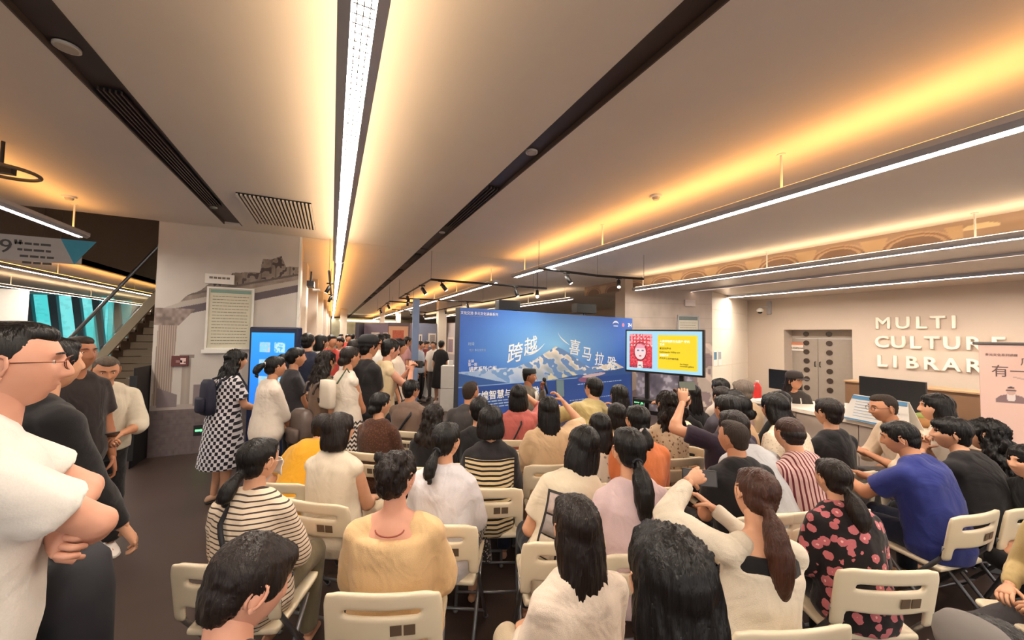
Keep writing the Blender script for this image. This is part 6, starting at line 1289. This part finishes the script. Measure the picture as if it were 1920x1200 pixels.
# white collar flap on the long straight hair woman, hood on lilac hoodie
P = D['cardi']; g = G(); M_cc = MATS['cream cardigan']; 0
pts = [P['surf'](.02+.03*math.sin(math.pi*k/12), .16*math.cos(math.pi*k/12), .05) for k in range(13)]; g.tube(pts, [.012+.03*math.sin(math.pi*k/12) for k in range(13)], 10); g.build('cardigan_hem', M_cc, P['root'], True)
P = D['beige']; g = G(); pts = [P['surf'](.475-.02*math.sin(math.pi*k/12), .062*math.cos(math.pi*k/12), .0) for k in range(13)]; g.tube(pts, .003, 6); g.build('necklace', plain('red bead cord', (150, 70, 50), .5), P['root'], True)
P = D['orange']; g = G(); c = mh(P, .0, -.118, -.05); [g.ell(c+Vector((.012*k, 0, .006*(k % 2))), (.012, .01, .016), 8) for k in range(-2, 3)]; g.build('hair_clip', plain('pearl grey clip', (190, 180, 180), .3), P['root'], True)
for kk in ('whpony', 'wtee', 'lilac'):
    P = D[kk]; z0 = .03 if kk == 'wtee' else -.045; g = G(); g.tube([mh(P, .026*math.cos(a_), -.106, z0+.026*math.sin(a_)) for a_ in [2*math.pi*k/14 for k in range(15)]], .006, 6); g.build('hair_tie', WH if kk == 'wtee' else BAGB, P['root'], True)
# face masks
for kk in ('stripeL', 'clipgirl'):
    P = D[kk]; g = G(); rows = [[mh(P, x_, .088+.02*(1-(x_/.055)**2)-.0*z_+(.012 if -.06 < z_ < -.02 else 0), z_) for x_ in (-.055, -.03, 0, .03, .055)] for z_ in (-.012, -.035, -.06, -.085, -.105)]
    g.add([p for r_ in rows for p in r_], [(k*5+i, k*5+i+1, k*5+i+6, k*5+i+5) for k in range(4) for i in range(4)]); o = g.build('face_mask', M_white, P['root'], True); mm = o.modifiers.new('t', 'SOLIDIFY'); mm.thickness = .003
    g = G(); [g.tube([mh(P, .055*sg, .088, -.02), mh(P, .078*sg, 0, 0), mh(P, .078*sg, -.01, -.02)], .0015, 5) for sg in (1, -1)]; g.build('ear_loop', M_white, P['root'])
# bags
def backpack(P, label, mat, w_=.3, h_=.4, d_=.15, hc=.22, front=False, mat2=None):
    R3 = Matrix.Rotation(P['root'].rotation_euler.z, 4, 'Z'); c = P['M'] @ P['surf'](hc, 0, d_*.45, not front); o = empty('backpack', c, P['root'].rotation_euler.z, label, 'bag')
    g = G(); g.rings([[Vector((math.copysign(abs(math.cos(q))**.6, math.cos(q))*w_/2*f, math.copysign(abs(math.sin(q))**.6, math.sin(q))*d_/2*f, z)) for q in [2*math.pi*k/24 for k in range(24)]] for z, f in ((-h_/2, .82), (-h_*.46, .95), (-h_*.2, 1), (h_*.2, .96), (h_*.4, .86), (h_*.5, .6))]); g.build('body', mat, o, True)
    g = G(); g.rings([[Vector((math.copysign(abs(math.cos(q))**.6, math.cos(q))*w_*.38*f, -d_/2-.01+math.sin(q)*.03*f, z)) for q in [2*math.pi*k/16 for k in range(16)]] for z, f in ((-h_*.42, .8), (-h_*.36, 1), (-h_*.05, 1), (0, .8))]); g.build('pocket', mat2 or mat, o, True)
    for sd, nm in ((1, 'R'), (-1, 'L')):
        inv = (P['M'].inverted() @ c); pts = [P['surf'](.33, .09*sd, .03)-inv, P['surf'](.43, .10*sd, .035)-inv, P['fr'](.46)[0]+Vector((.10*sd, .03, .05))-inv, P['surf'](.38, .10*sd, .03, False)-inv, P['surf'](.25, .13*sd, .03, False)-inv]
        g = G(); g.tube(pts, .012, 6); g.build('strap', mat, o, True)
    return o
backpack(D['dress'], 'dark navy backpack on the checked dress woman', plain('navy backpack', (28, 30, 50), .7), hc=.25, w_=.22, h_=.34, d_=.10)
backpack(D['brownhair'], 'shiny grey-brown backpack below very long brown hair', plain('taupe satin', (92, 78, 72), .35, noise=.3, scale=30), hc=.02, h_=.32)
P = D['vest']; c = W(P, P['surf'](.3, 0, .06)); o = empty('shoulder_bag', c, P['root'].rotation_euler.z, 'white canvas bag on the back of the zigzag skirt woman', 'bag'); g = G(); g.rings([[Vector((math.copysign(abs(math.cos(q))**.5, math.cos(q))*.11*f, math.copysign(abs(math.sin(q))**.5, math.sin(q))*.04*f, z)) for q in [2*math.pi*k/20 for k in range(20)]] for z, f in ((-.13, .85), (-.11, 1), (.06, .98), (.13, .9), (.135, .6))]); g.build('body', M_cream, o, True); g = G(); g.tube([(.09, .04, .1), (.1, .13, .24), (.1, .22, .1)], .008, 6); g.build('strap', plain('green strap', (60, 84, 60), .6), o)
P = D['camera']; c = W(P, Vector((.2, .12, .86))*P['s']); o = empty('shoulder_bag', c, P['root'].rotation_euler.z, 'black half-moon bag at the hip of the camera woman', 'bag'); g = G(); g.ell((0, 0, 0), (.05, .13, .08), 16); g.build('body', BAGB, o, True); g = G(); g.tube([(0, .1, .04), (-.05, .03, .3), (-.16, 0, .56), (-.2, -.1, .56), (-.08, -.1, .2)], .006, 6); g.build('strap', BAGB, o)
# big dark bag under the arms of the white T-shirt man
p = atd(120, 1110, 1.3); o = empty('backpack', (p.x, p.y, 0), R(-50), 'large black backpack on the floor stand between the two left men', 'bag'); p2 = atd(125, 1025, 1.3); zt = p2.z
g = G(); g.rings([[Vector((math.copysign(abs(math.cos(q))**.7, math.cos(q))*.17*f, math.copysign(abs(math.sin(q))**.7, math.sin(q))*.11*f, z)) for q in [2*math.pi*k/24 for k in range(24)]] for z, f in ((zt-.52, .8), (zt-.45, 1), (zt-.15, .97), (zt-.04, .85), (zt, .55))]); g.build('body', BAGB, o, True)
g = G(); g.tube([(-.03, 0, zt-.02), (-.03, 0, zt+.04), (.03, 0, zt+.04), (.03, 0, zt-.02)], .008, 6); g.build('handle', M_black, o); g = G(); g.box((-.05, -.118, zt-.35), (.05, -.112, zt-.335)); g.build('zip', plain('zip grey', (120, 118, 124), .4), o)
o['label'] = 'large black backpack carried by the man in the black pullover'
# lilac plush charm on the seat, knitwear on the lap at right
p = atz(963, 940, .50); o = empty('plush_toy', p, 0, 'small lilac plush charm hanging at the edge of a chair seat', 'toy'); g = G(); g.ell((0, 0, .0), (.028, .022, .032), 12); g.build('body', plain('lilac plush', (186, 140, 192), .9, bump=.3), o, True)
for nm, c, r_ in (('ear', (-.018, 0, .035), (.01, .008, .018)), ('ear', (.018, 0, .035), (.01, .008, .018)), ('arm', (-.034, 0, 0), (.014, .009, .009)), ('arm', (.034, 0, 0), (.014, .009, .009)), ('leg', (-.012, 0, -.036), (.01, .01, .014)), ('leg', (.012, 0, -.036), (.01, .01, .014))): g = G(); g.ell(c, r_, 8); g.build(nm, MATS['lilac plush'], o, True)
# ================================================================== folding chairs
M_pl = plain('ivory plastic', (232, 218, 190), .4, noise=.02); M_leg = plain('grey tube legs', (140, 138, 140), .3, .7); M_st = plain('brown sticker', (104, 84, 66), .6)
def chair_master():
    o = empty('folding_chair', (0, 0, 0)); 
    # backrest: grid with a hand slot, side ears running down to the tubes
    xs = [-.225, -.205, -.17, -.145, -.12, -.06, 0, .06, .12, .145, .17, .205, .225]; zs = [.50, .54, .585, .598, .625, .665, .68, .708, .722, .758, .772]
    g = G(); idx = {}
    def pt(i, j):
        x_, z_ = xs[i], zs[j]; ax_ = abs(x_)
        if j >= 9 and ax_ > .2: x_ *= .965 if j == 9 else .93
        if j == 10 and ax_ > .2: z_ -= .012
        z_ += (-.012*(1-(ax_/.225)**2) if j in (2, 3) else 0) + (.004*(1-(ax_/.225)**2) if j == 10 else 0)
        y_ = -.205-.03*(1-(ax_/.225)**2)-.16*(z_-.60)
        return Vector((x_, y_, z_))
    V_ = [pt(i, j) for j in range(len(zs)) for i in range(len(xs))]; nx = len(xs); Fs = []
    for j in range(len(zs)-1):
        for i in range(nx-1):
            if j < 2 and 2 <= i <= nx-4: continue
            if j < 1 and (i == 1 or i == nx-3) : pass
            if j in (6,) and 3 <= i <= nx-5: continue
            Fs.append((j*nx+i, j*nx+i+1, (j+1)*nx+i+1, (j+1)*nx+i))
    g.add(V_, Fs); me = g.mesh('b'); b_ = bpy.data.objects.new('b', me); COL.objects.link(b_); m_ = b_.modifiers.new('s', 'SOLIDIFY'); m_.thickness = .02; m_.offset = 0; m_ = b_.modifiers.new('u', 'SUBSURF'); m_.levels = 1
    # seat
    g = G(); sx = [-.20, -.185, -.13, -.06, .06, .13, .185, .20]; sy = [-.18, -.165, -.1, 0, .1, .165, .20, .225]; V_ = []
    for j, y_ in enumerate(sy):
        for i, x_ in enumerate(sx):
            k = .94 if (j in (0, 7) and i in (0, 7)) else 1; z_ = .445-.012*(1-(x_/.2)**2)*(1-((y_)/.22)**2)-(.015 if j == 7 else 0)+.02*(y_+.18)/.4
            V_.append(Vector((x_*k, y_*(k if j else .96), z_)))
    g.add(V_, [(j*8+i, j*8+i+1, (j+1)*8+i+1, (j+1)*8+i) for j in range(7) for i in range(7)]); s_ = bpy.data.objects.new('s', g.mesh('s')); COL.objects.link(s_); m_ = s_.modifiers.new('s', 'SOLIDIFY'); m_.thickness = .026; m_.offset = -1; m_ = s_.modifiers.new('u', 'SUBSURF'); m_.levels = 1
    bpy.context.view_layer.update(); dg = bpy.context.evaluated_depsgraph_get()
    for nm, q in (('backrest', b_), ('seat', s_)):
        me = bpy.data.meshes.new_from_object(q.evaluated_get(dg)); bpy.data.objects.remove(q); bm = bmesh.new(); bm.from_mesh(me); bmesh.ops.recalc_face_normals(bm, faces=bm.faces); bm.to_mesh(me); bm.free(); me.polygons.foreach_set('use_smooth', [True]*len(me.polygons)); me.materials.append(M_pl)
        c = bpy.data.objects.new(nm, me); COL.objects.link(c); c.parent = o; kids(o, c)
    for sd in (1, -1):
        g = G(); g.tube([(.215*sd, -.20, .58), (.215*sd, -.175, .50), (.215*sd, .18, .02)], .0115, 8); g.ell((.215*sd, .185, .012), (.016, .016, .012), 8); kids(o, g.build('leg', M_leg, o, True))
        g = G(); g.tube([(.19*sd, .10, .42), (.195*sd, -.02, .28), (.195*sd, -.24, .02)], .0105, 8); g.ell((.195*sd, -.245, .012), (.016, .016, .012), 8); kids(o, g.build('leg', M_leg, o, True))
    g = G(); g.tube([(-.215, .12, .09), (.215, .12, .09)], .009, 8); kids(o, g.build('crossbar', M_leg, o, True)); g = G(); g.tube([(-.195, -.19, .09), (.195, -.19, .09)], .009, 8); kids(o, g.build('crossbar', M_leg, o, True))
    for x_ in (.055, .105):
        g = G(); y_ = -.205-.03*(1-(x_/.225)**2)-.16*(.63-.60)-.0125; g.add([(x_-.021, y_-.001, .610), (x_+.021, y_+.004, .610), (x_+.021, y_-.003, .652), (x_-.021, y_-.008, .652), (x_-.021, y_+.001, .610), (x_+.021, y_+.006, .610), (x_+.021, y_-.001, .652), (x_-.021, y_-.006, .652)], [(0, 1, 2, 3), (7, 6, 5, 4), (0, 4, 5, 1), (1, 5, 6, 2), (2, 6, 7, 3), (3, 7, 4, 0)]); kids(o, g.build('sticker', M_st, o))
    return o
ch0 = chair_master(); used = False
def short(lb):
    """the wearer's description trimmed for use in the chair's label"""
    w_ = lb.split(','); return w_[0]
def place(x_, y_, rz, label):
    global used
    o = copy_tree(ch0) if used else ch0; used = True
    o.location = (x_, y_, 0); o.rotation_euler = (0, 0, rz); o['label'] = label; o['category'] = 'chair'; o['group'] = 'ivory folding chairs of the audience'; return o
for root, lb, cf in CHAIR_AT:
    w_ = short(lb).split(); a_ = root.rotation_euler.z
    place(root.location.x-cf*math.sin(a_), root.location.y+cf*math.cos(a_), a_, 'ivory folding chair of the '+' '.join(w_[:11]))
# empty chairs that show on their own
for px, py, az_, lb in ((1275, 822, 5, 'empty ivory folding chair behind the orange T-shirt woman'), (1010, 845, 25, 'empty ivory folding chair tilted between striped-back and photo T-shirt women')):
    p = atz(px, py, .79); a_ = R(az_); place(p.x+.25*math.sin(a_), p.y+.25*math.cos(a_), -a_, lb)
